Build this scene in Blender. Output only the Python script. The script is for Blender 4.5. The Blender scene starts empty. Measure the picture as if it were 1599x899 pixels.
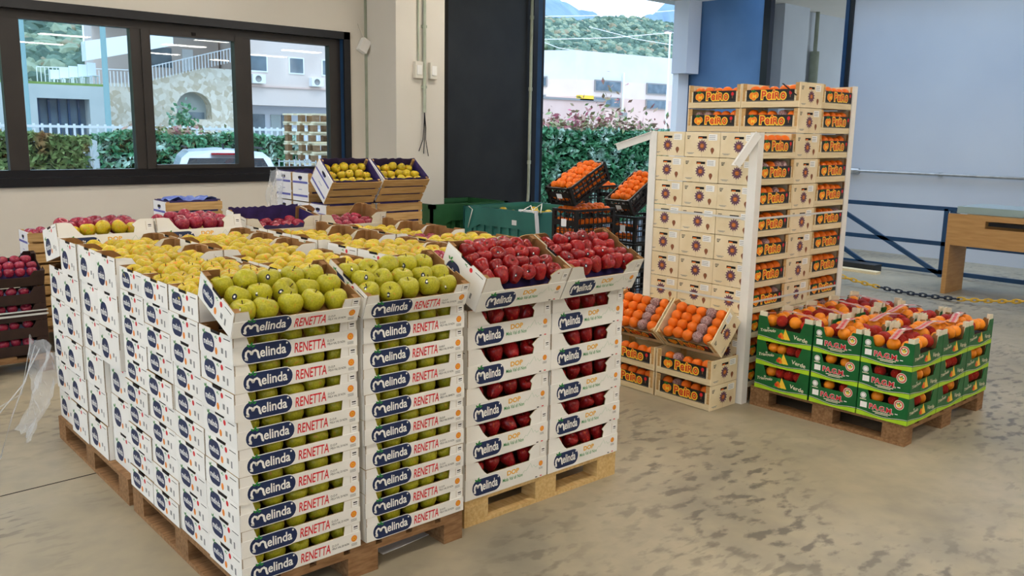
import bpy, bmesh, math, random
from mathutils import Matrix, Vector
random.seed(7)
sc = bpy.context.scene
COL = sc.collection
PI = math.pi
rad = math.radians

# ------------------------------------------------------------------ camera, sky, exposure
CAM = (-1.2118, -2.8181, 1.7827); YAW, PIT, ROL, FPX = .7264, .1784, .0176, 1346.6
def cam_axes():
    cy, sy, cp, sp, cr, sr = math.cos(YAW), math.sin(YAW), math.cos(PIT), math.sin(PIT), math.cos(ROL), math.sin(ROL)
    f = Vector((sy*cp, cy*cp, -sp)); r = Vector((cy, -sy, 0)); u = r.cross(f)
    return cr*r+sr*u, -sr*r+cr*u, f
RX, UX, FX = cam_axes()
cd = bpy.data.cameras.new('camera'); cam = bpy.data.objects.new('camera', cd); COL.objects.link(cam)
cd.sensor_width = 36; cd.lens = FPX/1599*36; cd.clip_end = 2000
cam.matrix_world = Matrix(((RX.x, UX.x, -FX.x, CAM[0]), (RX.y, UX.y, -FX.y, CAM[1]), (RX.z, UX.z, -FX.z, CAM[2]), (0, 0, 0, 1)))
sc.camera = cam
def at(u, v, Y):
    """the point of the plane y=Y seen at pixel u, v (used for the far landscape)"""
    d = FX+(u-799.5)/FPX*RX-(v-449.5)/FPX*UX
    return Vector(CAM)+d*((Y-CAM[1])/d.y)
w = bpy.data.worlds.new('sky'); sc.world = w; w.use_nodes = True
wn = w.node_tree.nodes; wl = w.node_tree.links
bg = wn['Background']; bg.inputs[1].default_value = 1.0
tc = wn.new('ShaderNodeTexCoord'); sx = wn.new('ShaderNodeSeparateXYZ'); rp = wn.new('ShaderNodeValToRGB')
wl.new(tc.outputs['Generated'], sx.inputs[0]); wl.new(sx.outputs[2], rp.inputs[0]); wl.new(rp.outputs[0], bg.inputs[0])
rp.color_ramp.elements[0].position = 0; rp.color_ramp.elements[0].color = (.74, .87, 1, 1)
rp.color_ramp.elements[1].position = .6; rp.color_ramp.elements[1].color = (.42, .66, 1, 1)
SKY = 2.4; bg.inputs[1].default_value = SKY
sd = bpy.data.lights.new('sun', 'SUN'); sun = bpy.data.objects.new('sun', sd); COL.objects.link(sun)
sd.energy = 1.5; sd.angle = rad(30); sd.color = (.95, .97, 1); sun.rotation_euler = (rad(34), 0, rad(-15))
LAMP = 27.0
sc.view_settings.view_transform = 'Standard'; sc.view_settings.look = 'None'
sc.view_settings.exposure = 0.0; sc.view_settings.gamma = 1.0; sc.view_settings.use_curve_mapping = False

# ------------------------------------------------------------------ materials
def lin(c):
    if isinstance(c, str):
        c = [int(c[i:i+2], 16)/255 for i in (0, 2, 4)]
        c = [x/12.92 if x <= .04045 else ((x+.055)/1.055)**2.4 for x in c]
    return (*c[:3], 1)
def mat(name, c1, c2=None, scale=8, rough=.6, stretch=None, emis=0, metal=0, bump=0, rnd=0, spec=.4, c3=None, thr=.5, detail=4, trans=0):
    m = bpy.data.materials.new(name); m.use_nodes = True; nt = m.node_tree; N, L = nt.nodes, nt.links
    b = N['Principled BSDF']; b.inputs['Roughness'].default_value = rough; b.inputs['Metallic'].default_value = metal
    b.inputs['Specular IOR Level'].default_value = spec
    b.inputs['Base Color'].default_value = lin(c1)
    if emis: b.inputs['Emission Color'].default_value = lin(c1); b.inputs['Emission Strength'].default_value = emis
    if trans: b.inputs['Alpha'].default_value = 1-trans
    if c2 or bump or rnd:
        t = N.new('ShaderNodeTexCoord'); mp = N.new('ShaderNodeMapping'); nz = N.new('ShaderNodeTexNoise')
        L.new(t.outputs['Object'], mp.inputs[0]); L.new(mp.outputs[0], nz.inputs['Vector'])
        if stretch: mp.inputs['Scale'].default_value = stretch
        nz.inputs['Scale'].default_value = scale; nz.inputs['Detail'].default_value = detail
        oi = None
        if rnd or c3:
            oi = N.new('ShaderNodeObjectInfo')
            ad = N.new('ShaderNodeVectorMath'); ad.operation = 'SCALE'; cb = N.new('ShaderNodeCombineXYZ')
            L.new(oi.outputs['Random'], cb.inputs[0]); L.new(oi.outputs['Random'], cb.inputs[2])
            L.new(cb.outputs[0], ad.inputs[0]); ad.inputs['Scale'].default_value = 37
            L.new(ad.outputs[0], mp.inputs['Location'])
        col = None
        if c2:
            r = N.new('ShaderNodeValToRGB'); e = r.color_ramp.elements
            e[0].position = .34; e[0].color = lin(c1); e[1].position = .66; e[1].color = lin(c2)
            L.new(nz.outputs[0], r.inputs[0]); col = r.outputs[0]
        if c3:
            n2 = N.new('ShaderNodeTexNoise'); n2.inputs['Scale'].default_value = scale*.35; n2.inputs['Detail'].default_value = 1
            L.new(mp.outputs[0], n2.inputs['Vector'])
            r2 = N.new('ShaderNodeValToRGB'); r2.color_ramp.elements[0].position = thr; r2.color_ramp.elements[1].position = min(1, thr+.14)
            L.new(n2.outputs[0], r2.inputs[0])
            mx = N.new('ShaderNodeMix'); mx.data_type = 'RGBA'; L.new(r2.outputs[0], mx.inputs['Factor'])
            L.new(col, mx.inputs['A']); mx.inputs['B'].default_value = lin(c3); col = mx.outputs['Result']
        if rnd:
            hs = N.new('ShaderNodeHueSaturation'); mr = N.new('ShaderNodeMapRange')
            L.new(oi.outputs['Random'], mr.inputs[0]); mr.inputs['To Min'].default_value = 1-rnd; mr.inputs['To Max'].default_value = 1+rnd
            L.new(mr.outputs[0], hs.inputs['Value'])
            if col: L.new(col, hs.inputs['Color'])
            else: hs.inputs['Color'].default_value = lin(c1)
            col = hs.outputs[0]
        if col: L.new(col, b.inputs['Base Color'])
        if bump:
            bp = N.new('ShaderNodeBump'); bp.inputs['Strength'].default_value = bump; bp.inputs['Distance'].default_value = .02
            L.new(nz.outputs[0], bp.inputs['Height']); L.new(bp.outputs[0], b.inputs['Normal'])
    return m
M = {}
def dm(k, *a, **q): M[k] = mat(k, *a, **q)
dm('card', 'ece9e2', 'f3f0ea', 6, .55, rnd=.03)
dm('card_inside', '8a6238', '9c7144', 20, .8)
dm('card_edge', 'a5875a', None, rough=.8)
dm('navy', '16264d', '1a2c58', 30, .5)
dm('print_white', 'f6f4f0', None, rough=.5)
dm('print_red', 'd8232c', None, rough=.5)
dm('print_orange', 'f08a24', None, rough=.5)
dm('print_amber', 'f0b43a', None, rough=.5)
dm('leaf_green', '2f9a3c', '237a30', 60, .5)
dm('print_green', '3f9a58', None, rough=.5)
dm('print_pale_green', '9fc4a6', None, rough=.5)
dm('print_grey', '8b8a88', None, rough=.6)
dm('print_black', '1c1a1c', None, rough=.6)
dm('slot_black', '161010', None, rough=.9)
dm('pale_wood', 'd9c49a', 'e6d6b2', 5, .7, stretch=(1, 14, 14), rnd=.04)
dm('pale_ply', 'e4d0a8', 'eddcba', 4, .7, stretch=(14, 2, 2), rnd=.04)
dm('pallet_wood', '7d5a38', '9c7650', 7, .85, stretch=(2, 9, 9), bump=.2, rnd=.12)
dm('fresh_pallet_wood', 'c9a467', 'dcbd84', 7, .8, stretch=(2, 9, 9), bump=.15, rnd=.08)
dm('crate_wood', 'b58d56', 'cda770', 6, .75, stretch=(1, 12, 12), rnd=.1)
dm('crate_head', 'e9e8ea', 'f3f1f2', 8, .6)
dm('purple', '5457a8', '6467b6', 20, .5)
dm('violet_liner', '2c2350', '3d3170', 14, .5, bump=.3)
dm('stamp_purple', '5c3a52', '7a5668', 60, .7)
dm('stamp_brown', '8c5638', None, rough=.7)
dm('label_black', '141416', '1c1c1e', 40, .35)
dm('peel_orange', 'f07a12', 'f78c1e', 30, .45)
dm('yellow_ink', 'f8c93c', None, rough=.4)
dm('red_ink', 'd83a1e', None, rough=.4)
dm('green_card', '0c5a2a', '11662f', 9, .4, rnd=.05)
dm('lime', 'a4cf1c', 'b2d92c', 12, .45)
dm('cream_tab', 'e6dcc2', None, rough=.7)
dm('ribbon_pink', 'c78f7c', 'd9b2a2', 30, .5)
dm('ribbon_red', 'c23034', 'd86060', 30, .4)
dm('black_plastic', '0e0e12', '15151a', 20, .4)
dm('dark_card', '2c1c18', '3a261f', 10, .5)
dm('bin_teal', '2c6b66', '347770', 4, .45, bump=.05)
dm('bin_shaded', '22502c', '2a5c34', 4, .5)  # bin face in darkness: shade put into the base colour
dm('white_post', 'e6e4de', 'efece6', 5, .6)
dm('strap', 'e9e9e6', None, rough=.3, trans=.25)
dm('film', 'f2f5f8', None, rough=.12, trans=.72, bump=.8)
dm('stem', '4b3a20', None, rough=.9)
dm('sticker', '1e2230', None, rough=.3)
dm('apple_green', 'a09c16', 'bcb42a', 7, .38, c3='c98a2c', thr=.66, rnd=.1, detail=8)
dm('apple_yellow', 'b8a61a', 'd6ba2c', 7, .36, c3='dd8a30', thr=.58, rnd=.12, detail=6)
dm('apple_red', '7c1218', 'a81f20', 9, .26, c3='cc4a26', thr=.63, rnd=.25, detail=5, stretch=(1, 1, .35))
dm('apple_dark', '7a1830', 'a83048', 9, .25, c3='c05a58', thr=.62, rnd=.2)
dm('orange_peel', 'ea6a0c', 'f57a14', 40, .42, bump=.15, rnd=.07)
dm('citrus', 'f08410', 'f8981c', 30, .4, bump=.1, rnd=.08)
dm('red_wrap', 'd62420', 'ee4630', 18, .25, bump=.9, rnd=.12, c3='f0b0a0', thr=.68)
dm('tissue', 'c8988c', 'dcc6cc', 26, .35, c3='6a2028', thr=.47, bump=.5)
dm('wall_cream', 'd6cfc2', 'dad3c7', 1.2, .85, bump=.03)
dm('wall_grey', 'b9bdc2', 'c4c8cc', .7, .8)
dm('wall_right', 'c6cad2', 'd2d5da', .5, .55)
dm('dark_metal', '1d1f22', '26282a', 3, .45)
dm('frame_bronze', '302c2a', '37322f', 3, .4)
dm('frame_black', '15161b', '1b1c22', 3, .28)
dm('blue_steel', '1f3d5c', '26486a', 4, .4)
dm('door_blue', '4c6f98', '5a7faa', 1.2, .35)
dm('galv', 'a9adb0', 'bcc0c2', 12, .35, metal=.7)
dm('conduit', '9aa08c', 'a6ac9a', 9, .5)
dm('beige_plastic', 'd8d2c4', None, rough=.5)
dm('lamp_white', 'e8e8e8', None, rough=.5)
dm('lamp_glow', (1, .93, .83), None, emis=LAMP)
dm('beech', 'b98a52', 'c89a62', 4, .5, stretch=(1, 1, 9))
dm('chain_yellow', 'e6b93a', 'd9a92c', 30, .4)
dm('chain_black', '1c2436', None, rough=.4)
dm('glass_top', '9fb4b4', None, rough=.15)
dm('paper', 'e8e8ec', None, rough=.7)
dm('rubber', '17171a', None, rough=.8)
dm('car_paint', 'd7dce4', None, rough=.18, spec=.6)
dm('car_glass', '141c26', None, rough=.3, spec=.2)
dm('tail_red', 'b0202c', None, rough=.2)
dm('asphalt', '8a8b8d', '9a9b9c', 3, .9)
dm('white_paint', 'eef0f2', None, rough=.5)
dm('plaster_white', 'cfd1d8', 'd8d9de', .6, .85)
dm('plaster_tan', 'd8c6bc', 'dfcfc6', .5, .85)
dm('plaster_pink', 'd2b4a8', 'd9beb3', .6, .85)
dm('concrete', 'a9b2b0', 'bcc2be', .7, .9)
dm('facade_glass', '4a5c68', '6a7c88', 1.5, .12)
dm('hedge_leaf', '2a6e42', '6fae80', 9, .28, c3='c2dccb', thr=.53)  # third tone is pale leaf highlights, put into the colour
dm('hedge_autumn', '54743c', '8a9a58', 5, .6, c3='96643a', thr=.55)
dm('photinia', 'c8657e', '8fae6c', 5, .5)
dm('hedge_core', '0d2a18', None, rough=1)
dm('forest', '3c5a3c', '7a9468', .35, .95, c3='9a9260', thr=.6)
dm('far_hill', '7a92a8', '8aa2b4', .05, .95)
dm('grass', '6c8a44', '86a058', 2, .95)
dm('pole_teal', '7fa0a0', None, rough=.5)
dm('lamp_head', (1, .97, .9), None, emis=4)
dm('chair_white', 'e4ecf4', None, rough=.4)
def floor_mat():
    m = bpy.data.materials.new('concrete_floor'); m.use_nodes = True; N, L = m.node_tree.nodes, m.node_tree.links
    b = N['Principled BSDF']; b.inputs['Roughness'].default_value = .5
    t = N.new('ShaderNodeTexCoord')
    def noise(scale, det=4, st=None, rot=0):
        mp = N.new('ShaderNodeMapping'); L.new(t.outputs['Object'], mp.inputs[0])
        if st: mp.inputs['Scale'].default_value = st
        mp.inputs['Rotation'].default_value = (0, 0, rot)
        n = N.new('ShaderNodeTexNoise'); n.inputs['Scale'].default_value = scale; n.inputs['Detail'].default_value = det
        L.new(mp.outputs[0], n.inputs['Vector']); return n.outputs[0]
    def ramp(s, p0, p1, c0, c1):
        r = N.new('ShaderNodeValToRGB'); e = r.color_ramp.elements
        e[0].position, e[1].position = p0, p1; e[0].color, e[1].color = lin(c0), lin(c1); L.new(s, r.inputs[0]); return r.outputs[0]
    def mix(f, a, c):
        x = N.new('ShaderNodeMix'); x.data_type = 'RGBA'; L.new(f, x.inputs['Factor']); L.new(a, x.inputs['A']); x.inputs['B'].default_value = lin(c); return x.outputs['Result']
    def mul(a, c):
        x = N.new('ShaderNodeMath'); x.operation = 'MULTIPLY'; L.new(a, x.inputs[0])
        if isinstance(c, float): x.inputs[1].default_value = c
        else: L.new(c, x.inputs[1])
        return x.outputs[0]
    base = ramp(noise(.8, 6), .35, .65, 'a2977f', 'b3a78e')
    fine = ramp(noise(9, 6), .4, .7, (0, 0, 0), (1, 1, 1))
    base = mix(mul(fine, .35), base, '8d8678')
    # tyre and shoe smudges: streaky blotches gathered in patches
    patch = ramp(noise(.6, 4), .47, .64, (0, 0, 0), (1, 1, 1))
    smud = ramp(noise(8, 4, (1, 1.8, 1), .6), .52, .62, (0, 0, 0), (1, 1, 1))
    base = mix(mul(mul(smud, patch), .68), base, '403d39')
    tread = ramp(noise(13, 2, (.6, 2.0, 1), -.5), .54, .6, (0, 0, 0), (1, 1, 1)); patch2 = ramp(noise(.9, 2, (1, .5, 1), .4), .56, .64, (0, 0, 0), (1, 1, 1))
    base = mix(mul(mul(tread, patch2), .5), base, '4d4a45')
    base = mix(mul(ramp(noise(1.3, 5), .5, .72, (0, 0, 0), (1, 1, 1)), .5), base, '6a675f')
    L.new(base, b.inputs['Base Color'])
    r = N.new('ShaderNodeMapRange'); L.new(noise(3, 3), r.inputs[0]); r.inputs['To Min'].default_value = .3; r.inputs['To Max'].default_value = .6
    L.new(r.outputs[0], b.inputs['Roughness'])
    M['floor'] = m
floor_mat()
def stone_mat():
    m = mat('stone_wall', 'cfc2ae', 'b9a98f', 2, .95); N, L = m.node_tree.nodes, m.node_tree.links
    v = N.new('ShaderNodeTexVoronoi'); v.inputs['Scale'].default_value = 6.5; v.feature = 'F1'
    t = N.new('ShaderNodeTexCoord'); L.new(t.outputs['Object'], v.inputs['Vector'])
    hs = N.new('ShaderNodeValToRGB'); e = hs.color_ramp.elements
    e[0].color = lin('c8b89e'); e[1].color = lin('e6dccb'); e[0].position = .1; e[1].position = .8
    sp = N.new('ShaderNodeSeparateColor'); L.new(v.outputs['Color'], sp.inputs[0]); L.new(sp.outputs[0], hs.inputs[0])
    L.new(hs.outputs[0], N['Principled BSDF'].inputs['Base Color']); M['stone'] = m
stone_mat()
def glass_mat():
    m = bpy.data.materials.new('window_glass'); m.use_nodes = True; N, L = m.node_tree.nodes, m.node_tree.links
    N.remove(N['Principled BSDF']); o = N['Material Output']
    tr = N.new('ShaderNodeBsdfTransparent'); tr.inputs[0].default_value = (.93, .97, .97, 1)
    gl = N.new('ShaderNodeBsdfGlossy'); gl.inputs['Roughness'].default_value = .01
    fr = N.new('ShaderNodeFresnel'); fr.inputs[0].default_value = 1.5
    mx = N.new('ShaderNodeMixShader'); L.new(fr.outputs[0], mx.inputs[0]); L.new(tr.outputs[0], mx.inputs[1]); L.new(gl.outputs[0], mx.inputs[2]); L.new(mx.outputs[0], o.inputs[0])
    M['glass'] = m
glass_mat()

# ------------------------------------------------------------------ mesh builder
TXT = {}
def text_geo(s, bold=0.0):
    k = (s, bold)
    if k in TXT: return TXT[k]
    c = bpy.data.curves.new('t', 'FONT'); c.body = s; c.offset = bold; c.resolution_u = 3
    o = bpy.data.objects.new('t', c); me = bpy.data.meshes.new_from_object(o)
    vs = [(v.co.x, v.co.y) for v in me.vertices]; fs = [tuple(p.vertices) for p in me.polygons]
    bpy.data.objects.remove(o); bpy.data.curves.remove(c); bpy.data.meshes.remove(me)
    x0 = min(v[0] for v in vs); x1 = max(v[0] for v in vs); y0 = min(v[1] for v in vs); y1 = max(v[1] for v in vs)
    TXT[k] = ([((x-x0)/(x1-x0), (y-y0)/(y1-y0)) for x, y in vs], fs); return TXT[k]
class MB:
    def __init__(s): s.v = []; s.f = []; s.m = []; s.mats = []; s.sm = []; s.P = None
    def mi(s, k):
        if k not in s.mats: s.mats.append(k)
        return s.mats.index(k)
    def add(s, vs, fs, k, smooth=False, X=None):
        b = len(s.v); i = s.mi(k)
        s.v += [tuple(X @ Vector(p)) if X else tuple(p) for p in vs]
        for f in fs: s.f.append(tuple(b+j for j in f)); s.m.append(i); s.sm.append(smooth)
        return s
    def box(s, x0, x1, y0, y1, z0, z1, k, X=None):
        vs = [(x, y, z) for x in (x0, x1) for y in (y0, y1) for z in (z0, z1)]
        return s.add(vs, [(0, 1, 3, 2), (4, 6, 7, 5), (0, 4, 5, 1), (2, 3, 7, 6), (0, 2, 6, 4), (1, 5, 7, 3)], k, X=X)
    def cbox(s, c, d, k, X=None):
        return s.box(c[0]-d[0]/2, c[0]+d[0]/2, c[1]-d[1]/2, c[1]+d[1]/2, c[2]-d[2]/2, c[2]+d[2]/2, k, X)
    def bar(s, a, b, wd, ht, k):
        a, b = Vector(a), Vector(b); d = b-a; L = d.length; x = d.normalized()
        up = Vector((0, 0, 1)) if abs(x.z) < .95 else Vector((0, 1, 0))
        y = up.cross(x).normalized(); z = x.cross(y)
        X = Matrix(((x.x, y.x, z.x, a.x), (x.y, y.y, z.y, a.y), (x.z, y.z, z.z, a.z), (0, 0, 0, 1)))
        return s.box(0, L, -wd/2, wd/2, -ht/2, ht/2, k, X)
    def tube(s, pts, r, k, n=8, cap=True):
        pts = [Vector(p) for p in pts]; vs = []; fs = []
        for i, p in enumerate(pts):
            d = (pts[min(i+1, len(pts)-1)]-pts[max(i-1, 0)]).normalized()
            u = Vector((0, 0, 1)) if abs(d.z) < .9 else Vector((1, 0, 0))
            a = d.cross(u).normalized(); b = d.cross(a)
            rr = r[i] if isinstance(r, (list, tuple)) else r
            vs += [p+rr*(math.cos(t*2*PI/n)*a+math.sin(t*2*PI/n)*b) for t in range(n)]
        for i in range(len(pts)-1):
            for t in range(n): fs.append((i*n+t, i*n+(t+1) % n, (i+1)*n+(t+1) % n, (i+1)*n+t))
        if cap: fs += [tuple(range(n)), tuple(range((len(pts)-1)*n, len(pts)*n))]
        return s.add(vs, fs, k, True)
    def prism(s, pts, o, u, v, n, th, kf, kb=None, ks=None):
        """2-D outline pts on plane o,u,v: front face at o, back face th behind along -n"""
        o, u, v, n = Vector(o), Vector(u), Vector(v), Vector(n); N = len(pts)
        a = [o+u*x+v*y for x, y in pts]; b = [p-n*th for p in a]
        s.add(a, [tuple(range(N))], kf); s.add(b, [tuple(reversed(range(N)))], kb or kf)
        s.add(a+b, [(i, (i+1) % N, N+(i+1) % N, N+i) for i in range(N)], ks or kf); return s
    # flat printing on plane P=(origin,u,v,n)
    def p2(s, a, b, l): o, u, v, n = s.P; return o+u*a+v*b+n*(.0004*l)
    def plane(s, o, u, v): s.P = (Vector(o), Vector(u), Vector(v), Vector(u).cross(Vector(v))); return s
    def poly(s, pts, k, l=1): return s.add([s.p2(a, b, l) for a, b in pts], [tuple(range(len(pts)))], k)
    def rect(s, a, b, w_, h, k, l=1): return s.poly([(a, b), (a+w_, b), (a+w_, b+h), (a, b+h)], k, l)
    def disc(s, a, b, r, k, l=1, n=14, ry=None): return s.poly([(a+r*math.cos(i*2*PI/n), b+(ry or r)*math.sin(i*2*PI/n)) for i in range(n)], k, l)
    def text(s, t, a, b, w_, h, k, l=2, bold=0., shear=0., rise=0.):
        vs, fs = text_geo(t, bold); return s.add([s.p2(a+w_*x+shear*h*y, b+h*y+rise*x, l) for x, y in vs], fs, k)
    def stroke(s, pts, wd, k, l=2):
        L = []; R = []
        for i, p in enumerate(pts):
            q0 = pts[max(i-1, 0)]; q1 = pts[min(i+1, len(pts)-1)]; dx, dy = q1[0]-q0[0], q1[1]-q0[1]; n = math.hypot(dx, dy) or 1
            L.append((p[0]-dy/n*wd/2, p[1]+dx/n*wd/2)); R.append((p[0]+dy/n*wd/2, p[1]-dx/n*wd/2))
        for i in range(len(pts)-1): s.poly([L[i], R[i], R[i+1], L[i+1]], k, l)
        return s
    def mesh(s, name):
        me = bpy.data.meshes.new(name); me.from_pydata(s.v, [], s.f)
        for k in s.mats: me.materials.append(M[k])
        me.polygons.foreach_set('material_index', s.m); me.polygons.foreach_set('use_smooth', s.sm); me.update(); return me
    def build(s, name, parent=None, mw=None): return link(name, s.mesh(name), parent, mw)
def link(name, me, parent=None, mw=None):
    o = bpy.data.objects.new(name, me); COL.objects.link(o)
    if parent: o.parent = parent
    if mw is not None: o.matrix_local = mw
    return o
def tag(o, label, cat, group=None):
    o['label'] = label; o['category'] = cat
    if group: o['group'] = group
    return o
def thing(name, label, cat, mw=None, group=None):
    o = link(name, None); o.empty_display_size = .05
    if mw is not None: o.matrix_world = mw if isinstance(mw, Matrix) else Matrix.Translation(mw)
    return tag(o, label, cat, group)
def struct(o): o['kind'] = 'structure'; return o
def inst(tpl, name, label, cat, mw, group=None):
    """a thing made of the template's parts; tpl = [(part, mesh, [sub-parts])]; meshes are shared"""
    r = thing(name, label, cat, mw, group)
    for p in tpl:
        o = link(p[0], p[1], r)
        if len(p) > 3: o['label'] = p[3]
        for q in (p[2] if len(p) > 2 else ()): link(q[0], q[1], o)
    return r
def TR(x, y, z, rz=0): return Matrix.Translation((x, y, z)) @ Matrix.Rotation(rz, 4, 'Z')
ORD = ['bottom', 'second', 'third', 'fourth', 'fifth', 'sixth', 'seventh', 'eighth', 'ninth', 'tenth', 'eleventh', 'twelfth']
NTH = ['leftmost', 'second', 'third', 'fourth', 'fifth', 'sixth', 'seventh']
def nth(i, n): return 'leftmost' if i == 0 else ('rightmost' if i == n-1 else NTH[i]+' from left')
def rown(i, n): return 'front row' if i == 0 else ('back row' if i == n-1 else 'row '+['', 'two', 'three', 'four', 'five'][i])

# ------------------------------------------------------------------ fruit
def lathe_fruit(prof, k, lobes=0, lob=0., squash=1., seed=0, n=16):
    rnd = random.Random(seed); mb = MB(); vs = []; fs = []; ph = rnd.random()*6; t1, t2 = rnd.uniform(-.06, .06), rnd.uniform(-.06, .06)
    for i, (r, z) in enumerate(prof):
        for t in range(n):
            a = t*2*PI/n; q = 1+lob*math.cos(lobes*a+ph)*(1 if z < .2 else .5)
            vs.append((r*q*math.cos(a)*squash+t1*z, r*q*math.sin(a)+t2*z, z))
    R = len(prof)
    for i in range(R-1):
        for t in range(n): fs.append((i*n+t, i*n+(t+1) % n, (i+1)*n+(t+1) % n, (i+1)*n+t))
    fs += [tuple(reversed(range(n))), tuple(range((R-1)*n, R*n))]
    return mb.add(vs, fs, k, True)
AP = [(.1, -.66), (.3, -.8), (.55, -.78), (.8, -.55), (.96, -.15), (1, .15), (.95, .45), (.78, .7), (.55, .82), (.32, .8), (.14, .66), (.03, .5)]
RD = [(.08, -.82), (.26, -.98), (.45, -.95), (.65, -.65), (.82, -.2), (.95, .25), (.97, .55), (.84, .82), (.6, .95), (.35, .9), (.15, .75), (.03, .58)]
OR = [(.04, -.95), (.28, -.94), (.58, -.8), (.84, -.52), (.97, -.18), (.99, .15), (.9, .46), (.7, .7), (.45, .86), (.2, .93), (.07, .9), (.02, .86)]
FR = {}
for kname, prof, mk, lob in (('green', AP, 'apple_green', .03), ('yellow', AP, 'apple_yellow', .03), ('red', RD, 'apple_red', .05), ('dark', AP, 'apple_dark', .03),
                             ('orange', OR, 'orange_peel', .01), ('citrus', OR, 'citrus', .01), ('wrapred', OR, 'red_wrap', .05), ('tissue', OR, 'tissue', .06)):
    FR[kname] = [lathe_fruit(prof, mk, 5, lob, random.Random(s).uniform(.95, 1.05), s).mesh('fruit_'+kname) for s in range(3)]
FR['bright'] = FR['green']
STEM = MB().tube([(0, 0, .45), (.03, .01, .75), (.1, .03, 1.0)], [.04, .035, .05], 'stem', 5).mesh('stem')
STK = MB().plane((0, 0, 0), (1, 0, 0), (0, 0, 1))
STK.add([(.24*math.cos(a)*.75, -1.005+.05*math.cos(a)**2, .24*math.sin(a)) for a in [i*PI/5 for i in range(10)]], [tuple(range(10))], 'sticker')
STK.add([(.1*math.cos(a)*.75, -1.02, .1*math.sin(a)) for a in [i*PI/4 for i in range(8)]], [tuple(range(8))], 'print_white')
STK = STK.mesh('sticker')
NAMES = {'green': ('green_apple', 'green apple'), 'yellow': ('yellow_apple', 'yellow apple'), 'red': ('red_apple', 'red apple'), 'dark': ('dark_red_apple', 'dark apple'),
         'orange': ('orange', 'orange'), 'citrus': ('citrus_fruit', 'orange-yellow fruit'), 'wrapred': ('red_fruit', 'red fruit'), 'tissue': ('wrapped_orange', 'wrapped orange')}
CATS = {'green': 'apple', 'yellow': 'apple', 'red': 'apple', 'dark': 'apple', 'orange': 'orange', 'citrus': 'fruit', 'wrapred': 'fruit', 'tissue': 'orange'}
NFR = 0
def fruit(kind, T, p, r, where, group, lying=.5, near=0):
    """one fruit: kind, tray matrix, centre in the tray, radius, the words that place it"""
    global NFR; NFR += 1
    nm, words = NAMES[kind]
    q = T @ Vector(p)
    rot = Matrix.Rotation(random.uniform(0, 6.28), 4, 'Z') @ Matrix.Rotation(random.gauss(0, lying), 4, 'X') @ Matrix.Rotation(random.uniform(0, 6.28), 4, 'Z')
    s = r*random.uniform(.95, 1.04)
    o = link(nm, random.choice(FR[kind])); o.matrix_world = Matrix.Translation(q) @ rot @ Matrix.Scale(s, 4)
    tag(o, words+', '+where, CATS[kind], group)
    if near and kind in ('green', 'yellow', 'red', 'dark'):
        link('stem', STEM, o)
        if near > 1 and random.random() < .55:
            # the sticker faces the camera side of the fruit
            inv = rot.inverted(); d = inv.to_3x3() @ (Vector(CAM)-q).normalized()
            d = (d+Vector((random.uniform(-.4, .4), random.uniform(-.4, .4), random.uniform(-.2, .5)))).normalized()
            z = Vector((0, 0, 1)); x = (-d).cross(z).normalized() if abs(d.z) < .95 else Vector((1, 0, 0)); z2 = x.cross(-d)
            k = .985 if kind != 'red' else .95
            X = Matrix(((x.x, -d.x, z2.x, 0), (x.y, -d.y, z2.y, 0), (x.z, -d.z, z2.z, 0), (0, 0, 0, 1)))
            # keep it just outside the skin: march along d
            prof = RD if kind == 'red' else AP
            rr = 1.0
            for i in range(len(prof)-1):
                (r0, z0), (r1, z1) = prof[i], prof[i+1]; ca, sa = math.hypot(d.x, d.y), d.z
                den = ca*(z1-z0)-sa*(r1-r0)
                if abs(den) > 1e-6:
                    t = (sa*r0-ca*z0)/den
                    if 0 <= t <= 1 and (r0+t*(r1-r0)) > .05: rr = math.hypot(r0+t*(r1-r0), z0+t*(z1-z0))
            link('sticker', STK, o).matrix_local = Matrix.Translation(d*(rr-1)) @ X
    return o
def grid(kind, T, W, D, nx, ny, z, r, tray, group, near=0, jit=.006, dome=.0, mixk=None, skip=(), stag=True):
    for j in range(ny):
        for i in range(nx):
            if (i, j) in skip: continue
            x = (i+.5)/nx*W-W/2+((.22 if j % 2 else -.22)*W/nx*.5 if stag else 0)+random.uniform(-jit, jit)
            y = (j+.5)/ny*D-D/2+random.uniform(-jit, jit)
            zz = z+random.uniform(-jit, jit)+dome*(1-abs(2*(i+.5)/nx-1))
            k = mixk(i, j) if mixk else kind
            fruit(k, T, (x, y, zz), r, '%s, %s, %s' % (rown(j, ny), nth(i, nx), tray), group, near=near)
def slot(kind, T, W, D, n, z, r, carton, group, near=0, side='y', mixk=None):
    for i in range(n):
        a = (i+.5)/n*W-W/2+random.uniform(-.005, .005)
        k = mixk(i) if mixk else kind
        p = (a, -D/2+r+.012+random.uniform(0, .006), z+random.uniform(-.006, .006)) if side == 'y' else (-D/2+r+.012, -a, z+random.uniform(-.006, .006))
        fruit(k, T, p, r, '%s in slot of %s' % (nth(i, n), carton), group, near=near)

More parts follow.
